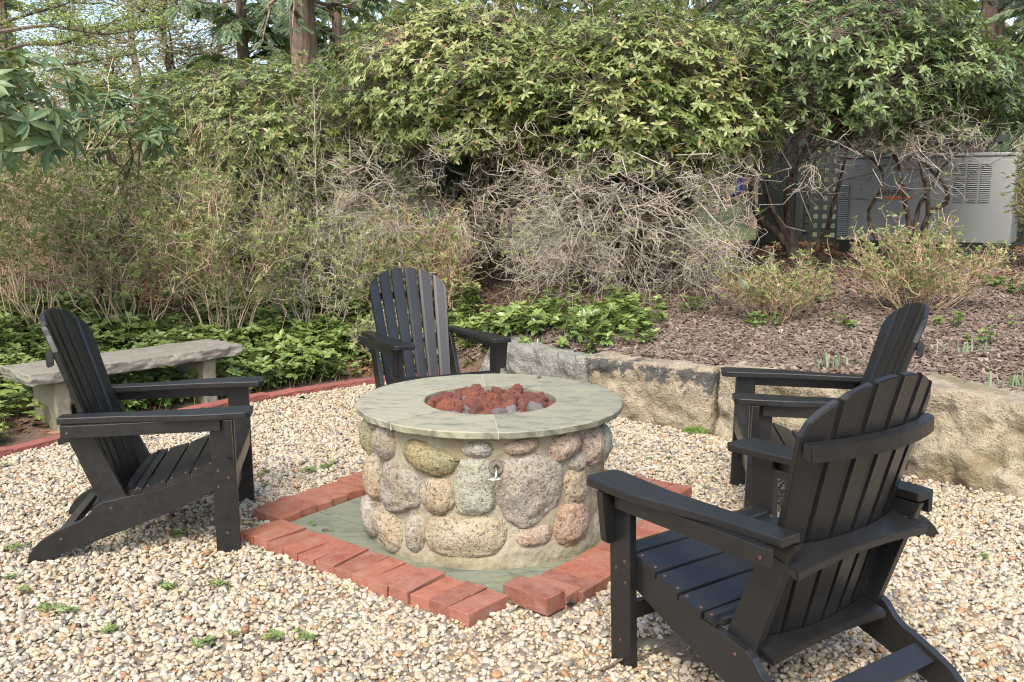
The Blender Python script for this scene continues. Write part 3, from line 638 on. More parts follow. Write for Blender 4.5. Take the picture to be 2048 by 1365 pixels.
# cap: seven bluestone segments with light joints
CAP_R, CAP_r, CAP_Z0, CAP_Z1 = 0.548, 0.273, 0.510, 0.541
def cap_ang(u, v_):
    q = gp(u, v_, CAP_Z1)[:2] - PIT; return math.atan2(q[1], q[0])
z3p = lambda x, y: (700 + x / 3.657, 730 + y / 3.657)
joints = sorted(a % (2 * math.pi) for a in [cap_ang(*z3p(*q)) for q in ((1085, 485), (1825, 408), (1530, 108), (960, 62), (385, 115), (318, 418))] + [a_cam - 1.6])
ctr_j = joints
for k in range(len(joints)):
    a0, a1 = joints[k] + 0.003, joints[(k + 1) % len(joints)] - 0.003 + (2 * math.pi if k == len(joints) - 1 else 0)
    n_ = max(10, int((a1 - a0) / 0.05)); an = np.linspace(a0, a1, n_); bm = bmesh.new(); am = (a0 + a1) / 2; cm = np.array([math.cos(am), math.sin(am)]) * 0.41
    ro_ = CAP_R + 0.004 * vnoise(np.stack([an * 9, an * 0 + k, an * 0], 1), 4); ro2 = ro_ - 0.004 + 0.006 * vnoise(np.stack([an * 30, an * 0 + k, an * 0], 1), 6); ri_ = CAP_r + 0.003 * vnoise(np.stack([an * 12, an * 0 + k, an * 0], 1), 5)
    zt = CAP_Z1 + rs2.normal(0, 0.0008)
    prof = [(ri_, CAP_Z0), (ri_, zt - 0.003), (ri_ + 0.003, zt), (ro_ - 0.004, zt), (ro_, zt - 0.004), (ro2, CAP_Z0 + 0.005), (ro2 - 0.006, CAP_Z0)]
    ring = [[bm.verts.new((math.cos(x) * r_[i] - cm[0], math.sin(x) * r_[i] - cm[1], z_)) for (r_, z_) in prof] for i, x in enumerate(an)]
    for i in range(n_ - 1):
        for j in range(len(prof)): bm.faces.new((ring[i][j], ring[i + 1][j], ring[i + 1][(j + 1) % len(prof)], ring[i][(j + 1) % len(prof)]))
    bm.faces.new(ring[0]); bm.faces.new(ring[-1][::-1]); bmesh.ops.recalc_face_normals(bm, faces=bm.faces)
    o = bm_obj('cap_slab', bm, M_cap, pit); o.location = (cm[0], cm[1], 0)
for a in joints:
    bm = box_bm(CAP_r + 0.004, CAP_R - 0.004, -0.0018, 0.0018, CAP_Z0 + 0.002, CAP_Z1 - 0.0025); o = bm_obj('joint', bm, M_grout, pit); o.rotation_euler = (0, 0, a)
bm = bmesh.new(); bmesh.ops.create_circle(bm, cap_ends=True, segments=48, radius=0.30); o = bm_obj('rock_tray', bm, M_dark, pit); o.location = (0, 0, 0.488)
V, F_ = tubes(np.array([[(0.282, 0, 0)] * 2]), np.ones((1, 2)), 4)
an = np.linspace(0, 2 * math.pi, 49)[:-1]; V = np.concatenate([np.stack([np.cos(an) * 0.285, np.sin(an) * 0.285, an * 0 + zz], 1) for zz in (0.40, 0.512)])
mesh_obj('inner_wall', np_mesh('inner_wall', V, np.stack([np.arange(48), (np.arange(48) + 1) % 48, (np.arange(48) + 1) % 48 + 48, np.arange(48) + 48], 1), M_mortar), pit)
# gas key on the wall
a, z, _t = cyl_hit(992, 934, 0.50); gk = empty('gas_valve'); gk.parent = pit; nv = np.array([math.cos(a), math.sin(a), 0])
gk.location = nv * 0.507 + np.array([0, 0, z]); gk.rotation_euler = (0, 0, a)
bm = bmesh.new(); bmesh.ops.create_cone(bm, segments=28, radius1=0.029, radius2=0.025, depth=0.008, cap_ends=True, matrix=Matrix.Rotation(math.pi / 2, 4, 'Y')); bm_obj('flange', bm, M_metal, gk, False)
bm = bmesh.new(); bmesh.ops.create_cone(bm, segments=4, radius1=0.013, radius2=0.012, depth=0.004, cap_ends=True, matrix=Matrix.Translation((0.006, 0, 0.001)) @ Matrix.Rotation(math.pi / 2, 4, 'Y')); bm_obj('keyhole', bm, M_dark, gk)
V, Q = tubes(np.array([[(0.004, 0, 0.0), (0.022, 0, -0.006), (0.032, -0.002, -0.022), (0.036, -0.004, -0.030)]]), np.array([[.005, .005, .005, .005]]), 8)
th = np.linspace(0, 2 * np.pi, 17); V2, Q2 = tubes(np.stack([0.036 + 0.010 * np.cos(th), -0.006 + 0.027 * np.sin(th), -0.034 + 0 * th], 1)[None], np.full((1, 17), 0.0042), 6)
sp_ = Soup(); sp_.add(V, Q); sp_.add(V2, Q2); mesh_obj('key', sp_.mesh('key', M_metal, True), gk)

# lava rocks
rock_me = {}
for nm, mt in (('r', M_lava_red), ('g', M_lava_grey)):
    for k in range(8 if nm == 'r' else 4):
        V, Fc = ico(3); P = V * (1 + 0.38 * fbm(V * 1.5 + k * 9, 2, k)[:, None] + 0.22 * fbm(V * 4 + k, 3, k + 4)[:, None])
        rock_me[nm, k] = np_mesh('lava_rock', P, Fc, mt, nm == 'g')
cand = []
for k in range(4000):
    r_, a = 0.262 * math.sqrt(rs2.rand()), rs2.rand() * 6.283; s_ = rs2.uniform(0.014, 0.036); q = np.array([r_ * math.cos(a), r_ * math.sin(a)])
    if r_ + s_ * 0.7 > 0.272: continue
    if all(np.hypot(*(q - c_[0])) > 0.80 * (s_ + c_[1]) for c_ in cand): cand.append((q, s_))
    if len(cand) > 125: break
for k, (q, s_) in enumerate(cand):
    grey = (q[1] < -0.12 and rs2.rand() < 0.42) or rs2.rand() < 0.03
    o = mesh_obj('lava_rock', rock_me['g', k % 4] if grey else rock_me['r', k % 8])
    o.location = (PIT[0] + q[0], PIT[1] + q[1], 0.494 + s_ * 0.62 + 0.012 * (1 - (np.hypot(*q) / 0.27) ** 2) + rs2.uniform(0, .006)); o.rotation_euler = tuple(rs2.uniform(0, 6, 3)); o.scale = (s_ * rs2.uniform(1.0, 1.35), s_ * 1.1, s_ * rs2.uniform(0.8, 1.05))
    tag(o, 'ash grey lava rock among the red ones in the fire pit' if grey else 'rust red porous lava rock in the bowl of the fire pit', 'lava rock', 'grey lava rocks in the fire pit' if grey else 'red lava rocks in the fire pit')
o = mesh_obj('pebble', rock_me['g', 1]); q = gp(1078, 757, 0.541); o.location = (q[0], q[1], 0.552); o.scale = (0.013, 0.008, 0.012); o.rotation_euler = (0.2, 0.3, 1); tag(o, 'small dark pebble lying on the rear of the fire pit cap', 'pebble')

# ------------------------------------------------------------------ retaining wall of quarried blocks
rwall = empty('retaining_wall', (1.2, 5.3, 0)); tag(rwall, 'low curved retaining wall of large rough sandstone blocks', 'retaining wall')
def block(p0, p1, h0, h1, depth, mat, seed, slope0=0.0, rough=0.035, lip=None):
    p0, p1 = np.array(p0, float), np.array(p1, float); Lg = np.linalg.norm(p1 - p0); d = (p1 - p0) / Lg; nb = np.array([-d[1], d[0]]); nb = nb if nb[1] > 0 else -nb
    nx, nz, ny = max(12, int(Lg / 0.014)), 28, 8
    def surf(S_, T_, D_):   # S along, T up 0..1, D back 0..1 -> position
        h = h0 + (h1 - h0) * S_ + 0.022 * fbm(np.stack([S_ * Lg * 5, S_ * 0 + seed, D_ * 2], -1).reshape(-1, 3), 3, seed).reshape(S_.shape)
        s_ = S_ * Lg + slope0 * np.clip(1 - S_ * Lg / 0.5, 0, 1) * T_
        z = -0.05 + T_ * (h + 0.05)
        P = np.stack([p0[0] + d[0] * s_ + nb[0] * D_ * depth, p0[1] + d[1] * s_ + nb[1] * D_ * depth, z], -1)
        return P
    parts, faces, n0 = [], [], 0
    def patch(S_, T_, D_, front):
        nonlocal n0
        P = surf(S_, T_, D_); sh = P.shape; P = P.reshape(-1, 3)
        big = fbm(P * 3.5 + seed * 3, 3, seed); facet = vnoise(P * 6 + seed, seed + 2); fine = fbm(P * 22, 4, seed + 5)
        cell = np.round(3.0 * fbm(P * np.array([4.5, 4.5, 7]) + seed, 2, seed + 11)) / 3.0
        m = (rough * big + 0.034 * np.abs(facet) + 0.034 * cell + 0.016 * fine)
        edge = np.minimum(np.minimum(S_, 1 - S_) * Lg, (1 - T_) * 0.4 + 0.0 * S_).ravel(); edge = np.minimum(edge, 0.05) / 0.05
        P[:, :2] -= nb * ((m - 0.022 * (1 - edge)) * front)[:, None]
        P[:, 2] += 0.008 * fine * (T_.ravel() > 0.9)
        if lip is not None: P[:, :2] -= nb * lip(S_.ravel() * Lg, P[:, 2])[:, None]
        idx = np.arange(len(P)).reshape(sh[:2]) + n0
        faces.append(np.stack([idx[:-1, :-1], idx[:-1, 1:], idx[1:, 1:], idx[1:, :-1]], -1).reshape(-1, 4)); parts.append(P); n0 += len(P)
    s1 = np.linspace(0, 1, nx); t1 = np.linspace(0, 1, nz); d1 = np.linspace(0, 1, ny)
    S_, T_ = np.meshgrid(s1, t1); patch(S_, T_, np.zeros_like(S_), 1.0)
    S_, D_ = np.meshgrid(s1, d1); patch(S_, np.ones_like(S_), D_, 1 - D_.ravel())
    for e in (0.0, 1.0):
        D_, T_ = np.meshgrid(d1, t1); patch(np.full_like(D_, e), T_, D_, 1 - D_.ravel())
    V = np.concatenate(parts); c_ = np.array([*((p0 + p1) / 2), 0])
    me = np_mesh('stone_block', V - c_, np.concatenate(faces), mat, True)
    bm = bmesh.new(); bm.from_mesh(me); bmesh.ops.remove_doubles(bm, verts=bm.verts, dist=0.0004); bmesh.ops.recalc_face_normals(bm, faces=bm.faces); bm.to_mesh(me); bm.free()
    me.polygons.foreach_set('use_smooth', np.ones(len(me.polygons), bool)); 
    o = mesh_obj('stone_block', me, rwall); o.location = c_ - np.array([1.2, 5.3, 0]); return o
b = block((-0.30, 6.90), (0.455, 5.925), 0.335, 0.335, 0.34, M_wall_grey, 1, slope0=0.26, rough=0.03); b['label'] = 'grey granite block with a slanted left end'
b = block((0.478, 5.895), (1.150, 5.325), 0.355, 0.375, 0.36, M_wall_black, 2, rough=0.03); b['label'] = 'tan block with black crust along its upper face'
block((1.180, 5.300), (1.925, 4.575), 0.385, 0.405, 0.36, M_wall_tan, 3)
block((1.965, 4.535), (3.10, 3.62), 0.445, 0.37, 0.38, M_wall_tan, 4, rough=0.05, lip=lambda s, z: 0.055 * sstep(0.02, -0.02, z - 0.13 - 0.05 * np.sin(s * 9)) * sstep(0.24, 0.34, s + 0.3 * z))
block((3.13, 3.59), (4.1, 2.5), 0.38, 0.36, 0.36, M_wall_tan, 6)

# ------------------------------------------------------------------ stone bench
bz = 0.385
fl, fr, br = gp(58, 751, bz), gp(486, 690, bz), gp(410, 677, bz)
ax = unit((fr - fl)[:2]); wv = np.array([-ax[1], ax[0]]); Lb = np.linalg.norm((fr - fl)[:2]); Wb = 0.41
mid = fl[:2] + ax * Lb / 2 + wv * Wb / 2
bench = empty('stone_bench', (mid[0], mid[1], tz(*mid)), math.atan2(ax[1], ax[0])); tag(bench, 'rough grey slate bench on two slab legs behind the left chair', 'bench')
def rough_slab(sx, sy, z0, z1, seed, amp=0.012, nx=60, ny=18, nz=7):
    bm = box_bm(-sx / 2, sx / 2, -sy / 2, sy / 2, z0, z1); V0 = None
    me = []
    def grid(f, a, b):
        S_, T_ = np.meshgrid(np.linspace(0, 1, a), np.linspace(0, 1, b)); return f(S_, T_), (b, a)
    fs = []; Vs = []; n0 = 0
    X_ = lambda s: (s - .5) * sx; Y_ = lambda s: (s - .5) * sy; Zf = lambda s: z0 + s * (z1 - z0)
    for f, a, b in ((lambda s, t: np.stack([X_(s), Y_(t), s * 0 + z1], -1), nx, ny), (lambda s, t: np.stack([X_(s), Y_(t), s * 0 + z0], -1), nx, ny),
                    (lambda s, t: np.stack([X_(s), s * 0 - sy / 2, Zf(t)], -1), nx, nz), (lambda s, t: np.stack([X_(s), s * 0 + sy / 2, Zf(t)], -1), nx, nz),
                    (lambda s, t: np.stack([s * 0 - sx / 2, Y_(s), Zf(t)], -1), ny, nz), (lambda s, t: np.stack([s * 0 + sx / 2, Y_(s), Zf(t)], -1), ny, nz)):
        P, sh = grid(f, a, b); idx = np.arange(P.shape[0] * P.shape[1]).reshape(sh) + n0; Vs.append(P.reshape(-1, 3)); n0 += idx.size
        fs.append(np.stack([idx[:-1, :-1], idx[:-1, 1:], idx[1:, 1:], idx[1:, :-1]], -1).reshape(-1, 4))
    bm.free(); P = np.concatenate(Vs); D = np.stack([fbm(P * np.array([13, 13, 26]) + k * 31, 5, seed + k) for k in range(3)], 1)
    side = np.maximum(np.abs(P[:, 0]) / (sx / 2), np.abs(P[:, 1]) / (sy / 2)) > 0.97
    A_ = np.where(side[:, None], np.array([1.6, 1.6, 0.6]), np.array([.4, .4, .35])) * amp; P = P + D * A_
    # undercut the lower edge a little, like riven stone
    under = side & (P[:, 2] < z0 + 0.3 * (z1 - z0)); P[under, :2] *= 1 - 0.012
    m = np_mesh('slab', P, np.concatenate(fs), None, True); bm = bmesh.new(); bm.from_mesh(m); bmesh.ops.remove_doubles(bm, verts=bm.verts, dist=0.0005); bmesh.ops.recalc_face_normals(bm, faces=bm.faces); bm.to_mesh(m); bm.free()
    m.polygons.foreach_set('use_smooth', np.ones(len(m.polygons), bool)); return m
zb = bz - tz(*mid)
m_ = rough_slab(Lb, Wb, zb - 0.066, zb, 3, 0.014, 120, 30, 10); m_.materials.append(M_bench); mesh_obj('seat', m_, bench)
for sx_ in (-0.5 * Lb + 0.20, 0.5 * Lb - 0.22):
    m_ = rough_slab(0.085, 0.31, -0.15, zb - 0.06, 8, 0.006, 8, 16, 18); m_.materials.append(M_bench_leg); o = mesh_obj('leg', m_, bench); o.location = (sx_, 0, 0)

# ------------------------------------------------------------------ chairs
W = 0.317
def back_y(x, z): return -0.717 + (0.9387 - z) * 0.31 + 0.052 * (x / 0.26) ** 2
def build_chair():
    ch = empty('adirondack_chair'); P = M_paint
    seat_z = lambda y: float(np.interp(-y, [0, .04, .081, .174, .264, .354, .43], [.352, .362, .352, .32, .288, .266, .258]))
    rail = [(-.028, .33), (-.081, .331), (-.174, .299), (-.264, .267), (-.354, .245), (-.403, .238), (-.507, .217), (-.53, .204), (-.557, .172), (-.59, .150), (-.616, .141), (-.649, .127), (-.701, .102), (-.735, .082), (-.76, .058), (-.78, .03), (-.788, .0), (-.735, -.004), (-.635, .035), (-.452, .095), (-.26, .162), (-.09, .236), (-.028, .258)]
    arm = [(.236, .05), (.25, .07), (.345, .068), (.362, .05), (.366, -.05), (.362, -.17), (.345, -.27), (.322, -.42), (.312, -.635), (.243, -.635), (.252, -.42), (.256, -.2), (.244, -.06)]
    for s in (1, -1):
        bm_obj('leg', box_bm(*sorted((s * W, s * (W - .026))), -.09, 0, -.004, .535, .0025), P, ch)
        poly = [(s * (W + .0005), .376), (s * (W + .030), .376), (s * (W + .038), .384), (s * (W + .052), .5345), (s * (W + .0005), .5345)]
        bm_obj('bracket', prism_bm(poly, -.030, -.004, 'y', .002), P, ch)
        bm_obj('side_rail', prism_bm(rail, *sorted((s * (W - .027), s * (W - .051))), 'x', .002), P, ch)
        bm_obj('arm', prism_bm([(s * x, y) for x, y in arm], .5355, .561, 'z', .004), P, ch)
        bm_obj('arm_rail', box_bm(*sorted((s * (W + .0008), s * (W - .0 + .021))), -.618, -.047, .487, .535, .002), P, ch)
        up = [(-.640, .532), (-.608, .452), (-.51, .190), (-.415, .220), (-.519, .459), (-.555, .532)]
        bm_obj('upright', prism_bm(up, *sorted((s * (W - .0515), s * (W - .076))), 'x', .002), P, ch)
    for k, (y0, y1) in enumerate(((.0, -.078), (-.084, -.171), (-.177, -.261), (-.267, -.351), (-.357, -.432))):
        hwx = (W - .028) if k == 0 else (W - .024 if k < 4 else W - .030)
        n = 9; ysn = np.linspace(y0, y1, n); bm = bmesh.new()
        if k < 4:
            out = [(hwx, y) for y in ysn] + [(-hwx, y) for y in ysn[::-1]]
        else:     # last slat: scooped rear edge following the back
            xs_ = np.linspace(-hwx, hwx, 17); rear = [(x, y1 + .028 * (abs(x) / hwx) ** 4 + .016 * max(0, abs(x) / hwx - .8) * 5) for x in xs_]
            out = [(hwx, y) for y in ysn[:6]] + rear[::-1] + [(-hwx, y) for y in ysn[:6][::-1]]
        # the slat: top strip and bottom strip with rounded long edges
        def zt(y):
            e = min(abs(y - y0), abs(y - y1)); r = .006
            return seat_z(y) - (r - math.sqrt(max(0, r * r - (r - e) ** 2)) if e < r else 0) - (.012 if (k == 0 and y > -.012) else 0) * (1 + y / .012)
        if k < 4:
            yy = np.unique(np.concatenate([[y0, y1], np.linspace(y0, y1, 12), [y0 - .002, y0 - .005, y1 + .002, y1 + .005]]))
            T_ = [[bm.verts.new((x, y, zt(y))) for y in yy] for x in (-hwx, hwx)]; B_ = [[bm.verts.new((x, y, seat_z(y) - .020)) for y in yy] for x in (-hwx, hwx)]
            for i in range(len(yy) - 1):
                bm.faces.new((T_[0][i], T_[1][i], T_[1][i + 1], T_[0][i + 1])); bm.faces.new((B_[0][i], B_[0][i + 1], B_[1][i + 1], B_[1][i]))
                for j in (0, 1): bm.faces.new((T_[j][i], T_[j][i + 1], B_[j][i + 1], B_[j][i]))
            for i in (0, -1): bm.faces.new((T_[0][i], T_[1][i], B_[1][i], B_[0][i]))
            bmesh.ops.recalc_face_normals(bm, faces=bm.faces); bm_obj('seat_slat', bm, P, ch)
        else:
            bm.free(); bm = prism_bm(out, -.020, 0, 'z', .002)
            for v in bm.verts: v.co.z += seat_z(v.co.y)
            bm_obj('seat_slat', bm, P, ch)
    bm_obj('apron', box_bm(-(W - .0275), W - .0275, -.0275, -.003, .268, .339, .002), P, ch)
    bm_obj('front_stretcher', box_bm(-(W - .0275), W - .0275, -.064, -.040, .135, .185, .002), P, ch)
    bm = box_bm(-(W - .0525), W - .0525, -.034, .034, -.011, .011, .002); o = bm_obj('rear_stretcher', bm, P, ch); o.location = (0, -.655, .100); o.rotation_euler = (R(-28), 0, 0)
    o.rotation_euler = (R(28), 0, 0)
    # back slats
    zb, TH = .150, .018
    def hw(z): return .212 + (z - .2) / .56 * .046
    def ztop(x): return .755 + .182 * math.sqrt(max(0, 1 - (x / .264) ** 2))
    for i in range(6):
        bm = bmesh.new(); n = 16; cols = 5
        fr_, bk_ = [], []
        for j in range(n + 1):
            rf, rb = [], []
            for c in range(cols):
                f = c / (cols - 1); t = j / n
                xt = -.258 + (i + f) * .516 / 6
                ze = ztop(xt * .985); z = zb + (ze - zb) * t
                g = (.0045 + .0035 * t) * (1 if c == 0 else (-1 if c == cols - 1 else 0))
                x = hw(z) * (-1 + 2 * (i + f) / 6) + g
                x0 = hw(z) * (-1 + 2 * i / 6); x1 = hw(z) * (-1 + 2 * (i + 1) / 6)
                y = back_y(x0, z) * (1 - f) + back_y(x1, z) * f - (.0012 if c in (0, cols - 1) else 0)
                rf.append(bm.verts.new((x, y, z))); rb.append(bm.verts.new((x, y - TH, z - TH * .3)))
            fr_.append(rf); bk_.append(rb)
        for j in range(n):
            for c in range(cols - 1):
                bm.faces.new((fr_[j][c], fr_[j][c + 1], fr_[j + 1][c + 1], fr_[j + 1][c])); bm.faces.new((bk_[j][c + 1], bk_[j][c], bk_[j + 1][c], bk_[j + 1][c + 1]))
            bm.faces.new((fr_[j][0], fr_[j + 1][0], bk_[j + 1][0], bk_[j][0])); bm.faces.new((fr_[j][-1], bk_[j][-1], bk_[j + 1][-1], fr_[j + 1][-1]))
        for c in range(cols - 1):
            bm.faces.new((fr_[0][c + 1], fr_[0][c], bk_[0][c], bk_[0][c + 1])); bm.faces.new((fr_[n][c], fr_[n][c + 1], bk_[n][c + 1], bk_[n][c]))
        bmesh.ops.recalc_face_normals(bm, faces=bm.faces)
        bmesh.ops.bevel(bm, geom=[e for e in bm.edges if e.calc_face_angle(0) > 1.0], offset=.0025, segments=2, affect='EDGES')
        bm_obj('back_slat', bm, P, ch)
    # curved braces behind the back
    xs_ = np.linspace(-.250, .250, 15)
    def brace(name, z, h, inner, outer_flat, slope):
        bm = bmesh.new(); rows = []
        for x in xs_:
            yi = back_y(x, z) - TH - .0015; yo = outer_flat if outer_flat is not None else yi - inner
            zi = z; zo = z + (yo - yi) * slope
            rows.append([bm.verts.new(p_) for p_ in ((x, yi, zi), (x, yo, zo), (x, yo + slope * h * -.0, zo - h), (x, yi, zi - h))])
        for a_, b_ in zip(rows[:-1], rows[1:]):
            for k in range(4): bm.faces.new((a_[k], b_[k], b_[(k + 1) % 4], a_[(k + 1) % 4]))
        bm.faces.new(rows[0][::-1]); bm.faces.new(rows[-1]); bmesh.ops.recalc_face_normals(bm, faces=bm.faces)
        bmesh.ops.bevel(bm, geom=[e for e in bm.edges if e.calc_face_angle(0) > 1.0], offset=.003, segments=2, affect='EDGES')
        return bm_obj(name, bm, P, ch)
    brace('upper_brace', .790, .042, .026, None, .3)
    xs_ = np.linspace(-.268, .268, 15); brace('middle_brace', .500, .024, 0, -.650, .3)
    xs_ = np.linspace(-.238, .238, 15); brace('lower_brace', .222, .024, 0, -.552, .3)
    # rusty screws
    scr = bmesh.new(); bmesh.ops.create_cone(scr, segments=10, radius1=.0052, radius2=.0046, depth=.003, cap_ends=True); sme = bpy.data.meshes.new('screw'); scr.to_mesh(sme); scr.free(); sme.materials.append(M_screw)
    def screw(x, y, z, ax):
        o = mesh_obj('screw', sme, ch); o.location = (x, y, z)
        if ax == 'x': o.rotation_euler = (0, R(90), 0)
    for s in (1, -1):
        for y, z in ((-.068, .325), (-.03, .296), (-.07, .261), (-.046, .074)): screw(s * (W + .0006), y, z, 'x')
        for y, z in ((-.472, .195), (-.661, .085)): screw(s * (W - .0264), y, z, 'x')
        screw(s * (W + .0216), -.595, .508, 'x')
        for y in (-.10, -.155, -.193, -.246, -.283, -.336, -.375): screw(s * (W - .040), y, seat_z(y) + .0006, 'z')
        screw(s * .245, -.60, .4875, 'z')
    return ch
POSE = {'A': (-1.1203, 3.8251, -79.72, .004, .52, -.10), 'B': (.5640, 2.8418, 33.9, .004, -1.3, -1.0), 'C': (1.0049, 4.0524, 82.03, .004, 1.1, .4), 'D': (-.3464, 5.2548, 208.2, -.006, .9, -.5)}
LAB = {'A': 'black adirondack chair on the left, in front of the stone bench', 'B': 'black adirondack chair seen from behind, nearest the camera on the right',
       'C': 'black adirondack chair side on, between the near right chair and the retaining wall', 'D': 'black adirondack chair behind the fire pit, facing the camera'}
proto = build_chair()
for k in 'ABCD':
    o = proto if k == 'A' else copy_tree(proto); x, y, r, z, tx, ty = POSE[k]
    o.location = (x, y, z); o.rotation_euler = (R(tx), R(ty), R(r)); tag(o, LAB[k], 'chair', 'adirondack chairs around the fire pit')

# ------------------------------------------------------------------ generator, fence, car
gl = at(1672, 480, 10.4); gl[2] = 0
ga = R(-32); gd = np.array([math.cos(ga), math.sin(ga)]); gn = np.array([gd[1], -gd[0]])    # gn points to the front
k_ = (2018 - 1024) / F_PX
GL = 1.70
gzb = tz(gl[0] + 0.8, gl[1] - 0.5) - 0.03
gen = empty('generator', (gl[0], gl[1], gzb), ga); tag(gen, 'grey metal standby generator cabinet on a black skid behind the shrubs', 'generator')
GH0, GH1, GD = 0.16, 1.04, 0.80
bm_obj('cabinet', box_bm(0, GL, 0, GD, GH0, GH1, .012), M_gen, gen)
bm_obj('skid', box_bm(.03, GL - .03, .02, GD - .02, 0.0, GH0 - .002, .004), M_skid, gen)
bm_obj('skid_rail', box_bm(1.0, GL + .04, -.05, .016, .02, .10, .02), M_skid, gen)
bm_obj('roof_panel', box_bm(-.012, GL + .012, -.014, GD + .014, GH1 + .001, GH1 + .035, .01), M_gen, gen)
for x0, x1, z0, z1 in ((0.13, .62, GH0 + .01, .86), (.632, 1.06, GH0 + .01, .86), (1.072, GL - .02, GH0 + .01, 1.0)):
    bm_obj('door_panel', box_bm(x0, x1, -.007, -.0008, z0, z1, .003), M_gen, gen)
def louvres(x0, x1, z0, z1, n, side=False):
    bk = box_bm(x0, x1, -.0082, -.0062, z0, z1) if not side else box_bm(GL + .0008, GL + .003, x0, x1, z0, z1)
    bk_o = bm_obj('louvre_panel', bk, M_gen_dark, gen)
    for k in range(n):
        z = z0 + (k + .5) * (z1 - z0) / n; h = (z1 - z0) / n
        if not side: b = prism_bm([(-.0088, z + h * .34), (-.020, z - h * .20), (-.020, z - h * .32), (-.0088, z - h * .10)], x0 + .002, x1 - .002, 'x')
        else: b = prism_bm([(GL + .0034, z + h * .34), (GL + .015, z - h * .20), (GL + .015, z - h * .32), (GL + .0034, z - h * .10)], x0 + .002, x1 - .002, 'y')
        bm_obj('louvre', b, M_gen, bk_o)
louvres(.012, .115, GH0 + .05, .76, 24)
for x0 in (1.15, 1.27, 1.39): louvres(x0, x0 + .095, .58, .98, 19)
louvres(.10, .70, .56, .96, 19, True)
bm_obj('label_bar', box_bm(.50, .76, -.0105, -.0085, .605, .635), M_orange, gen)
tx = bpy.data.curves.new('brand_text', 'FONT'); tx.body = 'GENERAC'; tx.size = 0.085; tx.extrude = 0.001; to = bpy.data.objects.new('t', tx); C.objects.link(to)
bpy.context.view_layer.update(); me = bpy.data.meshes.new_from_object(to.evaluated_get(bpy.context.evaluated_depsgraph_get())); bpy.data.objects.remove(to); me.materials.clear(); me.materials.append(M_ink)
o = mesh_obj('lettering', me, gen); o.location = (.42, -.0100, .645); o.rotation_euler = (R(90), 0, 0); o.scale = (.85, 1, 1)

def fence(p0, p1, z0, h, pitch, wid, label, lattice=False):
    p0, p1 = np.array(p0), np.array(p1); Lf = np.linalg.norm(p1 - p0); f = empty('fence', (p0[0], p0[1], z0), math.atan2(*(p1 - p0)[::-1])); tag(f, label, 'fence')
    n = int(Lf / pitch)
    me = bpy.data.meshes.new('slat'); b = box_bm(-wid / 2, wid / 2, -.01, .01, .06, h - .03, .002); b.to_mesh(me); b.free(); me.materials.append(M_fence)
    for k in range(n + 1): o = mesh_obj('slat', me, f); o.location = (k * pitch, 0, 0)
    for z in (.10, h - .02): bm_obj('rail', box_bm(-.03, Lf + .03, -.035, -.0105, z - .04, z + .04, .003), M_fence, f)
    if lattice:
        for z in np.arange(.22, h - .1, .11): bm_obj('rail', box_bm(-.02, Lf + .02, .0105, .022, z - .028, z + .028), M_fence, f)
    me = bpy.data.meshes.new('post'); b = box_bm(-.05, .05, -.05, .05, -.3, h + .06, .004); b.to_mesh(me); b.free(); me.materials.append(M_fence)
    for k in range(int(Lf / 1.6) + 1): o = mesh_obj('post', me, f); o.location = (min(k * 1.6, Lf), .075, 0)
fa = gl[:2] + gd * -0.65 - gn * 1.02; fb = gl[:2] + gd * 3.2 - gn * 1.02
fence(fa, fb, gzb, 1.28, .105, .05, 'black lattice fence behind the grey generator', True)
fc = gl[:2] + gd * -0.75 + gn * 0.15
fence(fa - gd * .1, fc - gd * .1, gzb, 1.36, .062, .05, 'dark green black slatted fence left of the generator')

car = empty('parked_car', (8.6, 36.0, tz(8.6, 36.0)), R(8)); tag(car, 'dark blue car parked far behind the trees', 'car')
prof = [(-2.1, .32), (-2.15, .62), (-2.05, .92), (-1.5, .98), (-1.0, 1.38), (.55, 1.42), (1.15, .98), (1.95, .86), (2.1, .6), (2.08, .32)]
bm_obj('body', prism_bm(prof, -.85, .85, 'y', .06), M_car, car)
for s in (-1, 1):
    bm_obj('window', prism_bm([(-1.25, 1.0), (-.92, 1.32), (.48, 1.35), (.92, 1.0)], s * .852, s * .862, 'y'), M_glass, car)
    for x in (-1.35, 1.3):
        b = bmesh.new(); bmesh.ops.create_cone(b, segments=20, radius1=.33, radius2=.33, depth=.22, cap_ends=True, matrix=Matrix.Rotation(math.pi / 2, 4, 'X')); o = bm_obj('wheel', b, M_tyre, car); o.location = (x, s * .78, .33)
    bm_obj('tail_light', box_bm(-2.17, -2.06, s * .62 - .14, s * .62 + .14, .66, .84, .02), M_red, car)

# ------------------------------------------------------------------ vegetation tools
def leaf_template(wr=0.30, droop=0.15, fold=0.05, full=True):
    if not full:
        V = np.array([(0, 0, 0), (-wr / 2, .5, fold), (0, 1, -droop), (wr / 2, .5, fold)]); return V, np.array([(0, 2, 1), (0, 3, 2)])
    h = wr / 2
    V = np.array([(0, 0, 0), (-h * .92, .30, fold), (0, .30, 0), (h * .92, .30, fold), (-h, .66, fold - droop * .4), (0, .66, -droop * .4), (h, .66, fold - droop * .4), (0, 1, -droop)])
    return V, np.array([(0, 2, 1), (0, 3, 2), (1, 2, 5), (1, 5, 4), (2, 3, 6), (2, 6, 5), (4, 5, 7), (5, 6, 7)])
LT_RHODO = leaf_template(0.36, 0.16, 0.05); LT_BIG = leaf_template(0.27, 0.22, 0.04); LT_SMALL = leaf_template(0.46, 0.12, 0.07, False)
LT_PACHY = leaf_template(0.52, 0.18, 0.06); LT_ROUND = leaf_template(0.62, 0.15, 0.08, False)
def frames(y, n):
    y = unit(y); x = unit(np.cross(y, n)); z = np.cross(x, y); return np.stack([x, y, z], -1)     # columns
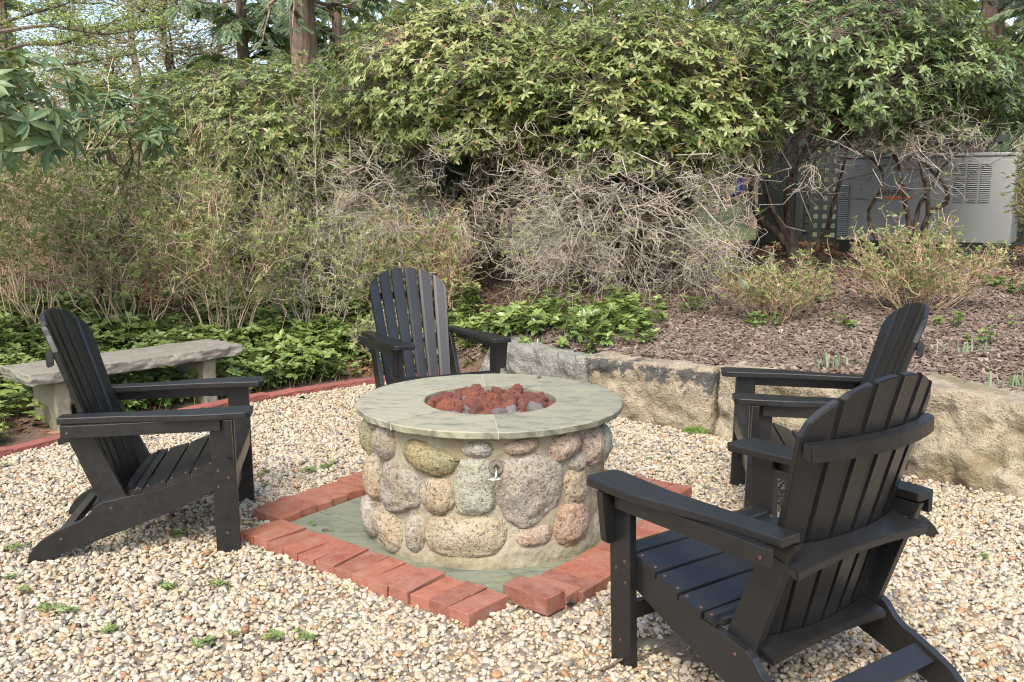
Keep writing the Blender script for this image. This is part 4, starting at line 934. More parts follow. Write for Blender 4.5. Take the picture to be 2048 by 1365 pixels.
def put_leaves(soup, T, pos, y, n, size, rnd):
    V, F_ = T; M = frames(y, n); G = pos[:, None] + size[:, None, None] * np.einsum('nij,kj->nki', M, V)
    k = len(V); Fi = (np.arange(len(pos))[:, None, None] * k + F_[None]).reshape(-1, 3)
    soup.add(G.reshape(-1, 3), Fi, np.repeat(rnd, len(F_)))
def whorls(pos, axis, rng, n=7, elev=(0.1, 0.6), size=(0.08, 0.12)):
    """leaves radiating round an axis; returns pos, ydir, normal, size"""
    axis = unit(axis); ref = np.where(np.abs(axis[:, 2:3]) > .9, np.array([1., 0, 0]), np.array([0, 0, 1.])); a = unit(np.cross(axis, ref)); b = np.cross(axis, a)
    T_ = len(pos); th = (np.arange(n)[None] + rng.rand(T_, 1)) * 2 * np.pi / n + rng.normal(0, .25, (T_, n)); el = rng.uniform(*elev, (T_, n))
    rad = a[:, None] * np.cos(th)[..., None] + b[:, None] * np.sin(th)[..., None]
    y = rad * np.cos(el)[..., None] + axis[:, None] * np.sin(el)[..., None]; nn = -rad * np.sin(el)[..., None] + axis[:, None] * np.cos(el)[..., None]
    nn = unit(nn + rng.normal(0, .18, nn.shape)); sz = rng.uniform(*size, (T_, n))
    return np.repeat(pos, n, 0), y.reshape(-1, 3), nn.reshape(-1, 3), sz.ravel()
def crooked(A, B, n, jit, rng, sag=0.0, up=0.0):
    A, B = np.asarray(A, float), np.asarray(B, float); T_ = len(A); t = np.linspace(0, 1, n)[None, :, None]; Lg = np.linalg.norm(B - A, axis=1)[:, None, None]
    P = A[:, None] * (1 - t) + B[:, None] * t; w = np.sin(np.pi * t)
    P = P + w * rng.normal(0, jit, (T_, 1, 3)) * Lg + (w > 1e-3) * rng.normal(0, jit * .35, (T_, n, 3)) * Lg
    P[..., 2:3] += (up - sag) * w * Lg
    return P
def nearest(P, Q, zpen=0.0):
    out = np.empty(len(P), int)
    for i in range(0, len(P), 800):
        d = P[i:i + 800, None] - Q[None]; D = (d ** 2).sum(-1) + zpen * np.maximum(-d[..., 2], 0) ** 2; out[i:i + 800] = D.argmin(1)
    return out
def crown_px(u0, u1, v0, v1, Y):
    c = at((u0 + u1) / 2, (v0 + v1) / 2, Y); m = Y / F_PX * 1.02; return c, (u1 - u0) / 2 * m, (v1 - v0) / 2 * m
def single_leaves(parent, T, mat, pos, y, n, sz, count, origin):
    """the leaves that show largest become objects of their own; returns the mask of those"""
    pr = project(pos); inside = (pr[:, 0] > -20) & (pr[:, 0] < 2070) & (pr[:, 1] > -20) & (pr[:, 1] < 1365)
    d = np.linalg.norm(pos - np.array([0, 0, CAM_H]), axis=1); face = np.abs((n * unit(pos - np.array([0, 0, CAM_H]))).sum(1))
    score = np.where(inside, sz / d * (0.4 + face), -1) ; cut = np.argsort(-score)[:count * 3]; cut = cut[np.argsort(d[cut])][:count]
    me = bpy.data.meshes.get('leaf_' + mat.name) or np_mesh('leaf_' + mat.name, T[0], T[1], mat)
    M = frames(y[cut], n[cut])
    for k, i in enumerate(cut):
        o = bpy.data.objects.new('leaf', me); C.objects.link(o); o.parent = parent
        m = Matrix.Identity(4)
        for r_ in range(3):
            for c_ in range(3): m[r_][c_] = M[k][r_][c_] * sz[i]
            m[r_][3] = pos[i][r_] - origin[r_]
        o.matrix_basis = m
    mask = np.zeros(len(pos), bool); mask[cut] = True; return mask

def rhododendron(label, base, c, r, seed, ntips=1500, nlimb=6, nsec=90, leaf=M_rhodo, leaf_o=M_rhodo_o, T=LT_RHODO, size=(.047, .080), nleaf=7, zlow=-0.75, bare=500, bare_drop=1.2, bare_front=0.5, limb_r=.03, singles=300, twig=M_twig_grey, group='rhododendron shrubs', limbs=None, bare_leaf=.22, lumps=.26, bare_right=1.0):
    rng = np.random.RandomState(seed); bx, by = base; o0 = np.array([bx, by, tz(bx, by)]); sh = empty('rhododendron', o0); tag(sh, label, 'shrub', group)
    c = np.asarray(c); r = np.asarray(r)
    # main limbs
    if limbs is None:
        e = unit(np.stack([rng.normal(0, 1, nlimb), rng.normal(0, .8, nlimb), rng.uniform(.0, .9, nlimb)], 1)); ends = c + e * r * .55
        root = o0 + np.stack([rng.normal(0, .07, nlimb), rng.normal(0, .07, nlimb), np.full(nlimb, -.05)], 1)
        LP = crooked(root, ends, 12, .07, rng, up=.05)
        out = (ends - root)[:, None] * np.array([1, 1, 0]); t = np.linspace(0, 1, 12)[None, :, None]; LP = LP + out * .22 * np.sin(np.pi * t) * (1 - t)
    else: LP = limbs
    LR = np.linspace(1, .32, LP.shape[1])[None] * rng.uniform(.7, 1.15, (len(LP), 1)) * limb_r
    V, Q = tubes(LP, LR, 7); mesh_obj('trunk', np_mesh('trunk', V - o0, Q, M_limb, True), sh)
    lp = LP[:, 3:].reshape(-1, 3)
    # secondary branches
    d = unit(rng.normal(0, 1, (nsec, 3))); sec = c + d * r * (rng.rand(nsec, 1) ** .4) * .82; sec[:, 2] = np.maximum(sec[:, 2], o0[2] + .35)
    k = nearest(sec, lp, 3.0); SP = crooked(lp[k], sec, 7, .10, rng, sag=-.03); sp_ = SP[:, 2:].reshape(-1, 3)
    tw = Soup(); V, Q = tubes(SP, np.linspace(1, .5, 7)[None] * rng.uniform(.006, .012, (nsec, 1)), 5); tw.add(V - o0, Q)
    # leafy tips on an uneven crown
    m = int(ntips * 1.8); d = unit(rng.normal(0, 1, (m, 3))); d = d[d[:, 2] > zlow][:ntips]
    lump = 1 + lumps * fbm(d * 2.3 + seed, 3, seed) ; rad = lump * (1 - .42 * rng.rand(len(d)) ** 1.7); tips = c + d * r * rad[:, None]
    k = nearest(tips, sp_, 1.5); TP = crooked(sp_[k], tips, 5, .11, rng, up=-.02); V, Q = tubes(TP, np.linspace(1, .6, 5)[None] * rng.uniform(.0022, .0038, (len(tips), 1)), 3); tw.add(V - o0, Q)
    axis = unit(unit(TP[:, -1] - TP[:, -2]) * .5 + d * .55 + np.array([0, 0, .75]))
    pos, y, n, sz = whorls(tips, axis, rng, nleaf, (-.25, .55), size)
    clump = .5 + .55 * fbm(pos * 2.4 + seed, 2, seed + 9); rnd = np.clip(clump + rng.normal(0, .2, len(pos)), 0, .94); rnd[rng.rand(len(pos)) < .035] = 1.0
    # bare grey twigs below
    if bare:
        bt = c + np.stack([rng.uniform(-1.0, bare_right, bare) * r[0], (rng.uniform(-1, .5, bare) - bare_front * rng.rand(bare)) * r[1], -r[2] * .5 - rng.rand(bare) ** .8 * bare_drop], 1)
        bt[:, 2] = np.maximum(bt[:, 2], terr(bt[:, 0], bt[:, 1]) + .04)
        mids = bt[rng.choice(bare, max(bare // 5, 3), replace=False)] * .75 + np.append(o0[:2], c[2] - r[2] * .3) * .25
        k = nearest(mids, lp, .5); MP = crooked(lp[k], mids, 7, .14, rng, sag=.02); V, Q = tubes(MP, np.linspace(1, .55, 7)[None] * rng.uniform(.005, .010, (len(mids), 1)), 4); tw.add(V - o0, Q)
        mp = MP[:, 2:].reshape(-1, 3); k = nearest(bt, mp); BP = crooked(mp[k], bt, 8, .20, rng); V, Q = tubes(BP, np.linspace(1, .5, 8)[None] * rng.uniform(.0020, .0040, (bare, 1)), 3); tw.add(V - o0, Q)
        # forks
        st_ = BP[:, [4, 6]].reshape(-1, 3); fk = st_ + rng.normal(0, .085, st_.shape) + np.array([0, -.02, .035]); FP = crooked(st_, fk, 5, .2, rng); V, Q = tubes(FP, np.linspace(1, .6, 5)[None] * rng.uniform(.0014, .0024, (len(fk), 1)), 3); tw.add(V - o0, Q)
        sel = bt[rng.rand(bare) < bare_leaf]
        if len(sel):
            p2, y2, n2, s2 = whorls(sel, np.tile([0, -.2, 1.], (len(sel), 1)), rng, 4, (0, .6), (size[0] * .6, size[1] * .75)); pos = np.concatenate([pos, p2]); y = np.concatenate([y, y2]); n = np.concatenate([n, n2]); sz = np.concatenate([sz, s2]); rnd = np.concatenate([rnd, rng.uniform(.4, .85, len(p2))])
    t_ = mesh_obj('twig_mass', tw.mesh('twig_mass', twig), sh); t_['kind'] = 'stuff'
    mask = single_leaves(sh, T, leaf_o, pos, y, n, sz, singles, o0) if singles else np.zeros(len(pos), bool)
    s_ = Soup(); g = ~mask; put_leaves(s_, T, pos[g] - o0, y[g], n[g], sz[g], rnd[g]); f = mesh_obj('foliage', s_.mesh('foliage', leaf), sh); f['kind'] = 'stuff'
    return sh

def fountain_shrub(name, label, base, h, spread, seed, nstem=26, ntwig=420, leaf=M_azalea, twig=M_twig_tan, size=(.028, .050), leafy=.8, nl=6, group='twiggy azaleas', zmin=.25, stem_r=.0055, T=LT_SMALL, top_bias=1.0, cat='shrub', loose=.35):
    rng = np.random.RandomState(seed); bx, by = base; o0 = np.array([bx, by, tz(bx, by)]); sh = empty(name, o0); tag(sh, label, cat, group)
    a = rng.rand(nstem) * 6.283; q = np.sqrt(rng.rand(nstem)); ends = o0 + np.stack([np.cos(a) * q * spread, np.sin(a) * q * spread * .8, h * (1 - .35 * q ** 2) * rng.uniform(.7, 1.05, nstem)], 1)
    root = o0 + np.stack([np.cos(a) * q * .12, np.sin(a) * q * .12, np.full(nstem, -.03)], 1)
    SP = crooked(root, ends, 10, .05, rng); tw = Soup(); V, Q = tubes(SP, np.linspace(1, .35, 10)[None] * rng.uniform(.6, 1.3, (nstem, 1)) * stem_r, 5); tw.add(V - o0, Q)
    pts = SP[:, 2:].reshape(-1, 3); pts = pts[pts[:, 2] > o0[2] + zmin * h]
    st_ = pts[rng.randint(0, len(pts), ntwig)]; out = unit((st_ - o0) * np.array([1, 1, .0]) + rng.normal(0, .25, st_.shape)); ln = rng.uniform(.10, .34, (ntwig, 1)) * h * .8
    en = st_ + (out * .55 + np.array([0, 0, .55]) + rng.normal(0, loose, st_.shape)) * ln; en[:, 2] = np.maximum(en[:, 2], o0[2] + .05)
    TP = crooked(st_, en, 6, .10, rng); V, Q = tubes(TP, np.linspace(1, .5, 6)[None] * rng.uniform(.0022, .0042, (ntwig, 1)), 3); tw.add(V - o0, Q)
    f0 = TP[:, [2, 4]].reshape(-1, 3); f1 = f0 + (rng.normal(0, .07, f0.shape) + np.array([0, 0, .045])) * min(1.2, h); FP = crooked(f0, f1, 4, .12, rng); V, Q = tubes(FP, np.linspace(1, .6, 4)[None] * rng.uniform(.0015, .0026, (len(f0), 1)), 3); tw.add(V - o0, Q)
    t_ = mesh_obj('twig_mass', tw.mesh('twig_mass', twig), sh); t_['kind'] = 'stuff'
    tips = np.concatenate([en, f1]); zz = (tips[:, 2] - o0[2]) / h; keep = rng.rand(len(tips)) < leafy * np.clip(.35 + top_bias * zz, 0, 1); tips = tips[keep]
    pos, y, n, sz = whorls(tips, np.tile([0, 0, 1.], (len(tips), 1)) + rng.normal(0, .4, (len(tips), 3)), rng, nl, (-.1, .9), size)
    s_ = Soup(); put_leaves(s_, T, pos - o0, y, n, sz, np.clip(rng.normal(.5, .25, len(pos)), 0, 1)); f = mesh_obj('foliage', s_.mesh('foliage', leaf), sh); f['kind'] = 'stuff'
    return sh

# ------------------------------------------------------------------ rhododendrons
c, rx, rz = crown_px(700, 1180, 15, 345, 9.0); rhododendron('tall dome shaped rhododendron behind the fire pit, left of centre mass', (c[0] - .1, 9.0), c, (rx * 1.08, 1.15, rz * 1.05), 21, 3900, bare=640, bare_drop=1.2)
c, rx, rz = crown_px(1030, 1530, 25, 400, 8.5); rhododendron('broad yellow green rhododendron with tangled bare grey lower branches', (c[0], 8.7), c, (rx * 1.05, 1.1, rz * 1.0), 22, 3900, bare=860, bare_drop=1.2, bare_front=.9, bare_right=.68)
c, rx, rz = crown_px(330, 760, 120, 440, 9.8); rhododendron('rounded rhododendron left of the tall dome, below the big trunk', (c[0] + .1, 9.9), c, (rx * 1.1, 1.0, rz), 23, 2600, bare=380, bare_drop=.6, size=(.045, .08))
c, rx, rz = crown_px(620, 800, 210, 420, 8.4)
c, rx, rz = crown_px(1440, 2010, -60, 300, 8.6)
base_r = drop(1592, 522)
def limb_px(pts, Y, n=14):
    pts = np.array(pts, float); s_ = np.linspace(0, 1, len(pts)); t = np.linspace(0, 1, n); u = np.interp(t, s_, pts[:, 0]); v = np.interp(t, s_, pts[:, 1])
    return np.array([at(a_, b_, Y + .12 * math.sin(9 * q)) for a_, b_, q in zip(u, v, t)])
Yb = base_r[1]
limbs = np.stack([limb_px(q, Yb) for q in (
    [(1588, 528), (1575, 490), (1548, 462), (1520, 440), (1505, 410), (1500, 370), (1505, 345), (1480, 320), (1465, 300), (1462, 240)],
    [(1592, 528), (1580, 480), (1555, 440), (1543, 420), (1535, 390), (1527, 350), (1520, 320), (1500, 290), (1492, 250), (1500, 180)],
    [(1595, 530), (1586, 480), (1575, 440), (1572, 400), (1580, 360), (1600, 320), (1620, 280), (1640, 220), (1650, 150)],
    [(1596, 528), (1610, 500), (1640, 482), (1655, 460), (1662, 430), (1668, 400), (1680, 360), (1690, 320), (1700, 260), (1710, 200)])])
rhododendron('rhododendron with crooked dark trunks beside the dark slatted fence', base_r[:2], c - np.array([.25, 0, 0]), (rx * .9, 1.1, rz * 1.05), 24, 2600, limbs=limbs, leaf=M_rhodo_g, leaf_o=M_rhodo_go, bare=80, bare_drop=.8, bare_front=.3, limb_r=.042, nsec=80)
b2 = drop(1835, 478); b2 = np.array([at(1835, 478, 8.9)[0], 8.9]); Yc = 8.9
limbs = np.stack([limb_px(q, Yc) for q in (
    [(1832, 500), (1822, 470), (1815, 430), (1808, 390), (1800, 350), (1795, 320), (1770, 290), (1750, 240)],
    [(1838, 500), (1845, 460), (1857, 430), (1855, 390), (1845, 350), (1838, 320), (1830, 280), (1820, 200)],
    [(1828, 500), (1830, 450), (1838, 410), (1858, 385), (1870, 350), (1895, 325), (1920, 300), (1940, 240)],
    [(1775, 500), (1745, 470), (1735, 425), (1750, 400), (1765, 370), (1765, 340), (1745, 320), (1700, 290)],
    [(1840, 500), (1860, 420), (1893, 410), (1897, 385), (1880, 355), (1860, 340), (1840, 310), (1850, 250)])])
c, rx, rz = crown_px(1640, 2010, 20, 320, 8.9)
rhododendron('many stemmed rhododendron growing right in front of the generator', b2, c, (rx * 1.0, 1.0, rz * .95), 25, 2200, limbs=limbs, leaf=M_rhodo_g, leaf_o=M_rhodo_go, bare=110, bare_drop=.3, limb_r=.030)
# darker shrubs standing behind them
for k, (u0, u1, v0, v1, Yq, lb) in enumerate([(860, 1090, 235, 440, 10.6, 'shaded rhododendron deep behind the tall dome shrub'), (1120, 1400, 250, 500, 10.4, 'shaded rhododendron deep behind the bare grey twigs'), (380, 700, 300, 470, 11.2, 'low shaded rhododendron behind the left azaleas'), (120, 400, 330, 480, 11.0, 'low dark shrub far behind the left chair')]):
    c, rx, rz = crown_px(u0, u1, v0, v1, Yq); rhododendron(lb, (c[0], Yq), c, (rx, .7, rz), 26 + k, 1300, leaf=M_rhodo_g, leaf_o=M_rhodo_go, bare=60, bare_drop=.3, singles=0, size=(.06, .10))
# large leaved rhododendrons at the left edge
c = at(25, 190, 5.6); rhododendron('large leaved glossy rhododendron reaching in from the left edge', (c[0] - .9, 5.9), c + np.array([-.45, .1, -.05]), (.86, .6, .42), 31, 120, nlimb=5, nsec=26, leaf=M_bigleaf, leaf_o=M_bigleaf_o, T=LT_BIG, size=(.13, .185), nleaf=8, bare=0, limb_r=.022, group='large leaved rhododendrons', zlow=-.7, twig=M_twig_tan)
c = at(255, 240, 7.4); rhododendron('dark green large leaved rhododendron behind the left azaleas', (c[0] - .45, 7.5), c + np.array([-.05, 0, -.05]), (.42, .4, .30), 32, 60, nlimb=4, nsec=20, leaf=M_bigleaf, leaf_o=M_bigleaf_o, T=LT_BIG, size=(.10, .15), nleaf=7, bare=0, limb_r=.016, singles=200, group='large leaved rhododendrons', zlow=-.7, twig=M_twig_tan)

# ------------------------------------------------------------------ azaleas and twiggy shrubs
AZ = [('bushy azalea with tan twigs at the far left edge', -3.55, 7.0, 1.75, .75, 1.0, M_twig_tan), ('twiggy azalea directly behind the left chair', -2.95, 7.2, 1.35, .70, .9, M_twig_tan),
      ('half bare azalea behind the right end of the stone bench', -2.25, 7.3, 1.25, .62, .75, M_twig_tan), ('pale twigged azalea left of the two thin saplings', -1.62, 7.7, 1.05, .55, .6, M_twig_grey),
      ('low leafy azalea between the saplings and the far chair', -1.05, 7.9, .95, .5, .75, M_twig_tan), ('upright shrub of reddish stems behind the far chair', -.72, 8.0, 1.15, .42, .35, M_twig_red),
      ('leafy azalea deep behind the left chair', -3.0, 8.6, 1.6, .85, 1.0, M_twig_tan), ('grey twigged azalea behind the stone bench middle', -2.1, 8.9, 1.35, .8, .8, M_twig_grey),
      ('tall azalea at the left behind the others', -4.3, 8.0, 2.0, .9, 1.0, M_twig_tan), ('sparse azalea under the rounded rhododendron', -1.3, 9.0, 1.05, .7, .6, M_twig_grey)]
for k, (lb, x, y, h, sp, lf, tw) in enumerate(AZ): fountain_shrub('azalea', lb, (x, y), h, sp, 50 + k, 22, 300 if lf > .85 else 230, twig=tw, leafy=lf * 1.15, loose=.5, nl=8 if lf > .85 else 6)
fountain_shrub('azalea', 'dry azalea bent over the bed edge left of the far chair', (-.95, 7.15), .42, .40, 71, 24, 300, twig=M_twig_grey, leafy=.25)
q = drop(1545, 640); fountain_shrub('spirea', 'low spirea with yellow green leaves beside the light blue flag', q[:2], .46, .42, 80, 46, 300, leaf=M_azalea, twig=M_twig_red, size=(.02, .036), leafy=.7, group='low spirea shrubs', zmin=.15, stem_r=.003)
q = drop(1830, 625); fountain_shrub('spirea', 'wider spirea with reddish stems in front of the generator', q[:2], .62, .60, 81, 60, 420, leaf=M_azalea, twig=M_twig_red, size=(.02, .038), leafy=.75, group='low spirea shrubs', zmin=.15, stem_r=.003)
q = drop(2045, 540); fountain_shrub('azalea', 'leafy azalea at the right edge by the generator', (q[0] + .25, q[1]), .95, .42, 82, 26, 420, twig=M_twig_tan, leafy=.9)
def sapling(label, u, vb, vt, seed, lean):
    rng = np.random.RandomState(seed); b = drop(u, vb); o0 = np.array([b[0], b[1], tz(b[0], b[1])]); top = at(u + lean, vt, b[1]); sh = empty('sapling', o0); tag(sh, label, 'sapling', 'thin grey saplings')
    P = crooked(o0[None] - [0, 0, .03], top[None], 14, .012, rng); V, Q = tubes(P, np.linspace(.016, .004, 14)[None], 6); mesh_obj('stem', np_mesh('stem', V - o0, Q, M_sapling, True), sh)
    st_ = P[0][rng.randint(4, 14, 46)]; en = st_ + rng.normal(0, .13, st_.shape) + np.array([0, 0, .16]); TP = crooked(st_, en, 5, .08, rng); tw = Soup(); V, Q = tubes(TP, np.linspace(.0028, .0012, 5)[None].repeat(46, 0), 3); tw.add(V - o0, Q); t_ = mesh_obj('twig_mass', tw.mesh('twig_mass', M_sapling), sh); t_['kind'] = 'stuff'
    pos, y, n, sz = whorls(TP[:, 2:].reshape(-1, 3), np.tile([0, 0, 1.], (46 * 3, 1)), rng, 3, (.2, 1.0), (.02, .04)); s_ = Soup(); put_leaves(s_, LT_SMALL, pos - o0, y, n, sz, rng.rand(len(pos))); f = mesh_obj('foliage', s_.mesh('foliage', M_azalea), sh); f['kind'] = 'stuff'
sapling('straight grey sapling, the right one of the pair behind the far chair', 690, 600, 190, 1, 8); sapling('grey sapling, the left one of the pair, leaning left', 645, 615, 170, 2, -18)

# ------------------------------------------------------------------ pachysandra and small plants
def pachy_soup(pos, rng, h=(.07, .18), leafs=(.042, .075), nl=(8, 6), soup=None, org=np.zeros(3), dark=0.0):
    s_ = soup or Soup(); n = len(pos); hh = rng.uniform(*h, n); lean = rng.normal(0, .25, (n, 3)) * np.array([1, 1, 0]); top = pos + (np.array([0, 0, 1.]) + lean) * hh[:, None]
    P = crooked(pos - [0, 0, .01], top, 3, .06, rng); V, Q = tubes(P, np.full((n, 3), .0018), 3); s_.add(V - org, Q, np.full(len(Q), .3))
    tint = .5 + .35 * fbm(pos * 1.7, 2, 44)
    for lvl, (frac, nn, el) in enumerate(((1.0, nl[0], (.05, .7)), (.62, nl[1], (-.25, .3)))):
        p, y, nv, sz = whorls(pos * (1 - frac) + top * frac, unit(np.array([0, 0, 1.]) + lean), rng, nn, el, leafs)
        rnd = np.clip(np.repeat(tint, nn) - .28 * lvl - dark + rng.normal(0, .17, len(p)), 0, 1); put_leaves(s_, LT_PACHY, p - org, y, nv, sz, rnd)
    return s_
rng = np.random.RandomState(77)
n = 19000; x = rng.uniform(-5.0, 1.3, n); y = rng.uniform(4.4, 9.4, n); s = sdist(x, y)
dens = np.where(s < 2.2, 1, np.clip(1 - (s - 2.2) / .9, 0, 1)) * np.where(x < -.35, 1, 0)
dens = np.maximum(dens, np.where((x >= -.45) & (x < .95), np.clip(1.1 - np.abs(y - np.interp(x, [-.45, .95], [7.1, 6.9])) / .75 + .8 * fbm(np.stack([x * 2, y * 2, x * 0], 1), 2, 12), 0, 1) * .75, 0))
dens = dens * np.where((x > -1.25) & (x < -.35) & (s < .45), .12, 1) * np.clip(.62 + 1.1 * fbm(np.stack([x * 1.7, y * 1.7, x * 0], 1), 3, 6), .05, 1)
ok = (s > .10) & (rng.rand(n) < dens)
bl = np.stack([x - mid[0], y - mid[1]], 1); ba = bl @ ax; bb = bl @ wv
ok &= ~((np.abs(bb) < .2) & ((np.abs(ba + .5 * Lb - .2) < .06) | (np.abs(ba - .5 * Lb + .22) < .06)))
x, y, ba, bb = x[ok], y[ok], ba[ok], bb[ok]; pos = np.stack([x, y, terr(x, y)], 1)
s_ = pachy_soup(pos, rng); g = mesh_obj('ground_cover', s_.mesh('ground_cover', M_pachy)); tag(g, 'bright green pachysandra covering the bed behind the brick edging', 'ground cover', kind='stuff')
def clump(name, label, u, v, seed, n=5, rad=.06, group='pachysandra clumps on the mulch', h=(.06, .13), mat=M_pachy, leafs=(.03, .055), cat='plant'):
    rg = np.random.RandomState(seed); q = drop(u, v); o0 = np.array([q[0], q[1], tz(q[0], q[1])]); a = rg.rand(n) * 6.28; rr = rad * np.sqrt(rg.rand(n)); p = o0 + np.stack([np.cos(a) * rr, np.sin(a) * rr, a * 0], 1); p[:, 2] = terr(p[:, 0], p[:, 1])
    e = empty(name, o0); tag(e, label, cat, group); f = mesh_obj('foliage', pachy_soup(p, rg, h, leafs, org=o0).mesh('foliage', mat), e); f['kind'] = 'stuff'
for k, (u, v, n, rad, lb) in enumerate([(1385, 628, 8, .09, 'dense pachysandra clump standing alone, rightmost on the mulch'), (1325, 622, 5, .06, 'small pachysandra clump just left of the dense lone one'), (1265, 612, 7, .10, 'pachysandra clump uphill of the blue tag, under the bare twigs'), (1215, 660, 9, .12, 'spreading pachysandra clump right of the turquoise marker'), (1285, 655, 7, .09, 'leafy pachysandra clump in the middle of the mulch'), (1275, 690, 6, .10, 'sparse pachysandra clump nearest the blackened wall block'),
        (1192, 715, 3, .03, 'tiny seedling clump just above the wall joint'), (1330, 648, 4, .06, 'small low pachysandra sprig below the lone clumps'), (1140, 590, 6, .10, 'dark pachysandra clump in the shade under the twigs')]):
    clump('pachysandra', lb, u, v, 200 + k, n, rad)
for k, (u, v, n, lb) in enumerate([(1505, 655, 7, 'fresh green ferny plant left of the low spirea'), (1690, 655, 5, 'small green seedling left of the side on chair back'), (1560, 660, 3, 'tiny green sprout near the pale dead leaf'), (1965, 690, 5, 'yellow green seedlings right of the side on chair back'), (2030, 590, 9, 'round leaved bright green plant at the right edge'), (1990, 575, 8, 'bright green plant beside the right edge clump'), (1900, 655, 5, 'low leafy seedling behind the side on chair back'), (2040, 665, 4, 'small green plant at the right edge above the daffodil shoots'), (1640, 610, 4, 'green sprig right of the light blue flag shrub')]):
    clump('seedling', lb, u, v, 230 + k, n, .08, 'green seedlings on the mulch', (.04, .10), M_weed, (.025, .045))
def daffodil(label, u, v, seed, n=26):
    rg = np.random.RandomState(seed); q = drop(u, v); o0 = np.array([q[0], q[1], tz(q[0], q[1])]); e = empty('daffodil_shoots', o0); tag(e, label, 'plant', 'daffodil shoots'); s_ = Soup()
    for k in range(n):
        b = np.array([rg.normal(0, .06), rg.normal(0, .03), -.01]); h = rg.uniform(.05, .11); ln = rg.normal(0, .12, 2); a = rg.rand() * 3.14; w = rg.uniform(.003, .0055); d = np.array([math.cos(a) * w, math.sin(a) * w, 0]); V = []
        for t in (0, .5, .9, 1.0): c_ = b + np.array([ln[0] * h * t * t, ln[1] * h * t * t, h * t]); wk = 1 if t < .9 else (.8 if t < 1 else .3); V += [c_ - d * wk, c_ + d * wk]
        s_.add(np.array(V), np.array([(0, 1, 3, 2), (2, 3, 5, 4), (4, 5, 7, 6)]), np.full(3, rg.rand()))
    f = mesh_obj('foliage', s_.mesh('foliage', M_daff), e); f['kind'] = 'stuff'
for k, (u, v, lb) in enumerate([(1668, 738, 'short clump of grey green daffodil shoots above the side on chair arm'), (1925, 710, 'daffodil shoots right of the side on chair back'), (2040, 778, 'daffodil shoots at the right edge above the big pale block'), (1085, 700, 'daffodil shoots among pachysandra above the grey granite block')]): daffodil(lb, u, v, 300 + k)
WEEDS = [(405, 1295, .045, 'largest broad leaved weed at the bottom left of the gravel'), (200, 1272, .035, 'weed left of the largest one near the bottom edge'), (118, 1228, .045, 'pale green weed below the left chair foot'), (435, 1175, .032, 'weed sprig on gravel below the left chair leg'), (335, 1182, .035, 'thin weed between the two middle left weeds'), (365, 1072, .038, 'two leaved weed in the shade under the left chair'), (35, 1100, .03, 'weed left of the left chair foot'), (50, 1185, .028, 'small weed at the left edge below the chair foot'), (20, 1160, .022, 'tiny weed at the left edge'),
         (545, 1280, .03, 'thin weed right of the largest one'), (600, 1280, .03, 'weed sprig beside a brown cone'), (465, 1275, .022, 'tiny weed with violet petals near it'), (655, 935, .04, 'patch of fine weeds left of the pit wall'), (620, 945, .035, 'fine weeds behind the left corner of the bricks'), (10, 935, .03, 'weed at the left edge by the edging bricks'), (1335, 920, .02, 'weed speck on gravel right of the fire pit'), (1300, 922, .02, 'second weed speck right of the fire pit'), (1970, 1120, .022, 'small weed far right on the gravel'), (625, 1052, .02, 'moss tuft at the left corner of the stone pad'), (530, 950, .03, 'sparse weeds just right of the left chair'), (1660, 968, .02, 'tiny weed at the foot of the big pale block')]
for k, (u, v, r_, lb) in enumerate(WEEDS):
    rg = np.random.RandomState(400 + k); q = gp(u, v, 0.0); m_ = rg.randint(4, 8); p = np.stack([rg.normal(0, r_ * .5, m_), rg.normal(0, r_ * .5, m_), np.full(m_, .004)], 1); ps, yy, nn, sz = whorls(p, np.tile([0, 0, 1.], (m_, 1)), rg, 4, (.1, .7), (r_ * .5, r_ * .85))
    o = mesh_obj('weed', (lambda S_: (put_leaves(S_, LT_ROUND, ps, yy, nn, sz, rg.rand(len(ps))), S_.mesh('weed', M_weed))[1])(Soup())); o.location = (q[0], q[1], 0.008); tag(o, lb, 'weed', 'weeds in the gravel')
# moss cushion by the wall
rg = np.random.RandomState(9); q = gp(1392, 866); n = 900; a = rg.rand(n) * 6.28; rr = .085 * np.sqrt(rg.rand(n)); p = np.stack([np.cos(a) * rr, np.sin(a) * rr * .7, .026 * (1 - (rr / .09) ** 2)], 1)
s_ = Soup(); put_leaves(s_, LT_SMALL, p, unit(np.stack([rg.normal(0, .6, n), rg.normal(0, .6, n), np.ones(n)], 1)), rg.normal(0, 1, (n, 3)), rg.uniform(.008, .016, n), rg.rand(n)); o = mesh_obj('moss_cushion', s_.mesh('moss_cushion', M_moss)); o.location = (q[0], q[1], .0); tag(o, 'bright green moss cushion at the foot of the retaining wall', 'moss')

# ------------------------------------------------------------------ trees
def spray_template():
    V, F_ = [], []; rg = np.random.RandomState(3)
    def bl(p, d, L_, w):
        d = np.array(d) / np.hypot(*d); nrm = np.array([-d[1], d[0]]) * w / 2; i = len(V); z0 = -.12 * p[1] ** 2
        V.extend([(p[0], p[1], z0), (p[0] + d[0] * L_ * .5 - nrm[0], p[1] + d[1] * L_ * .5 - nrm[1], z0 - .01), (p[0] + d[0] * L_, p[1] + d[1] * L_, z0 - .05), (p[0] + d[0] * L_ * .5 + nrm[0], p[1] + d[1] * L_ * .5 + nrm[1], z0 - .01)]); F_.extend([(i, i + 2, i + 1), (i, i + 3, i + 2)])
    for k in range(11):
        t = .05 + k * .085
        for s in (-1, 1): bl((0, t), (s * .75 + rg.normal(0, .1), .65), .42 * (1 - .55 * t) * rg.uniform(.8, 1.15), .075)
    bl((0, .85), (0, 1), .22, .07); return np.array(V), np.array(F_)
SPRAY = spray_template()
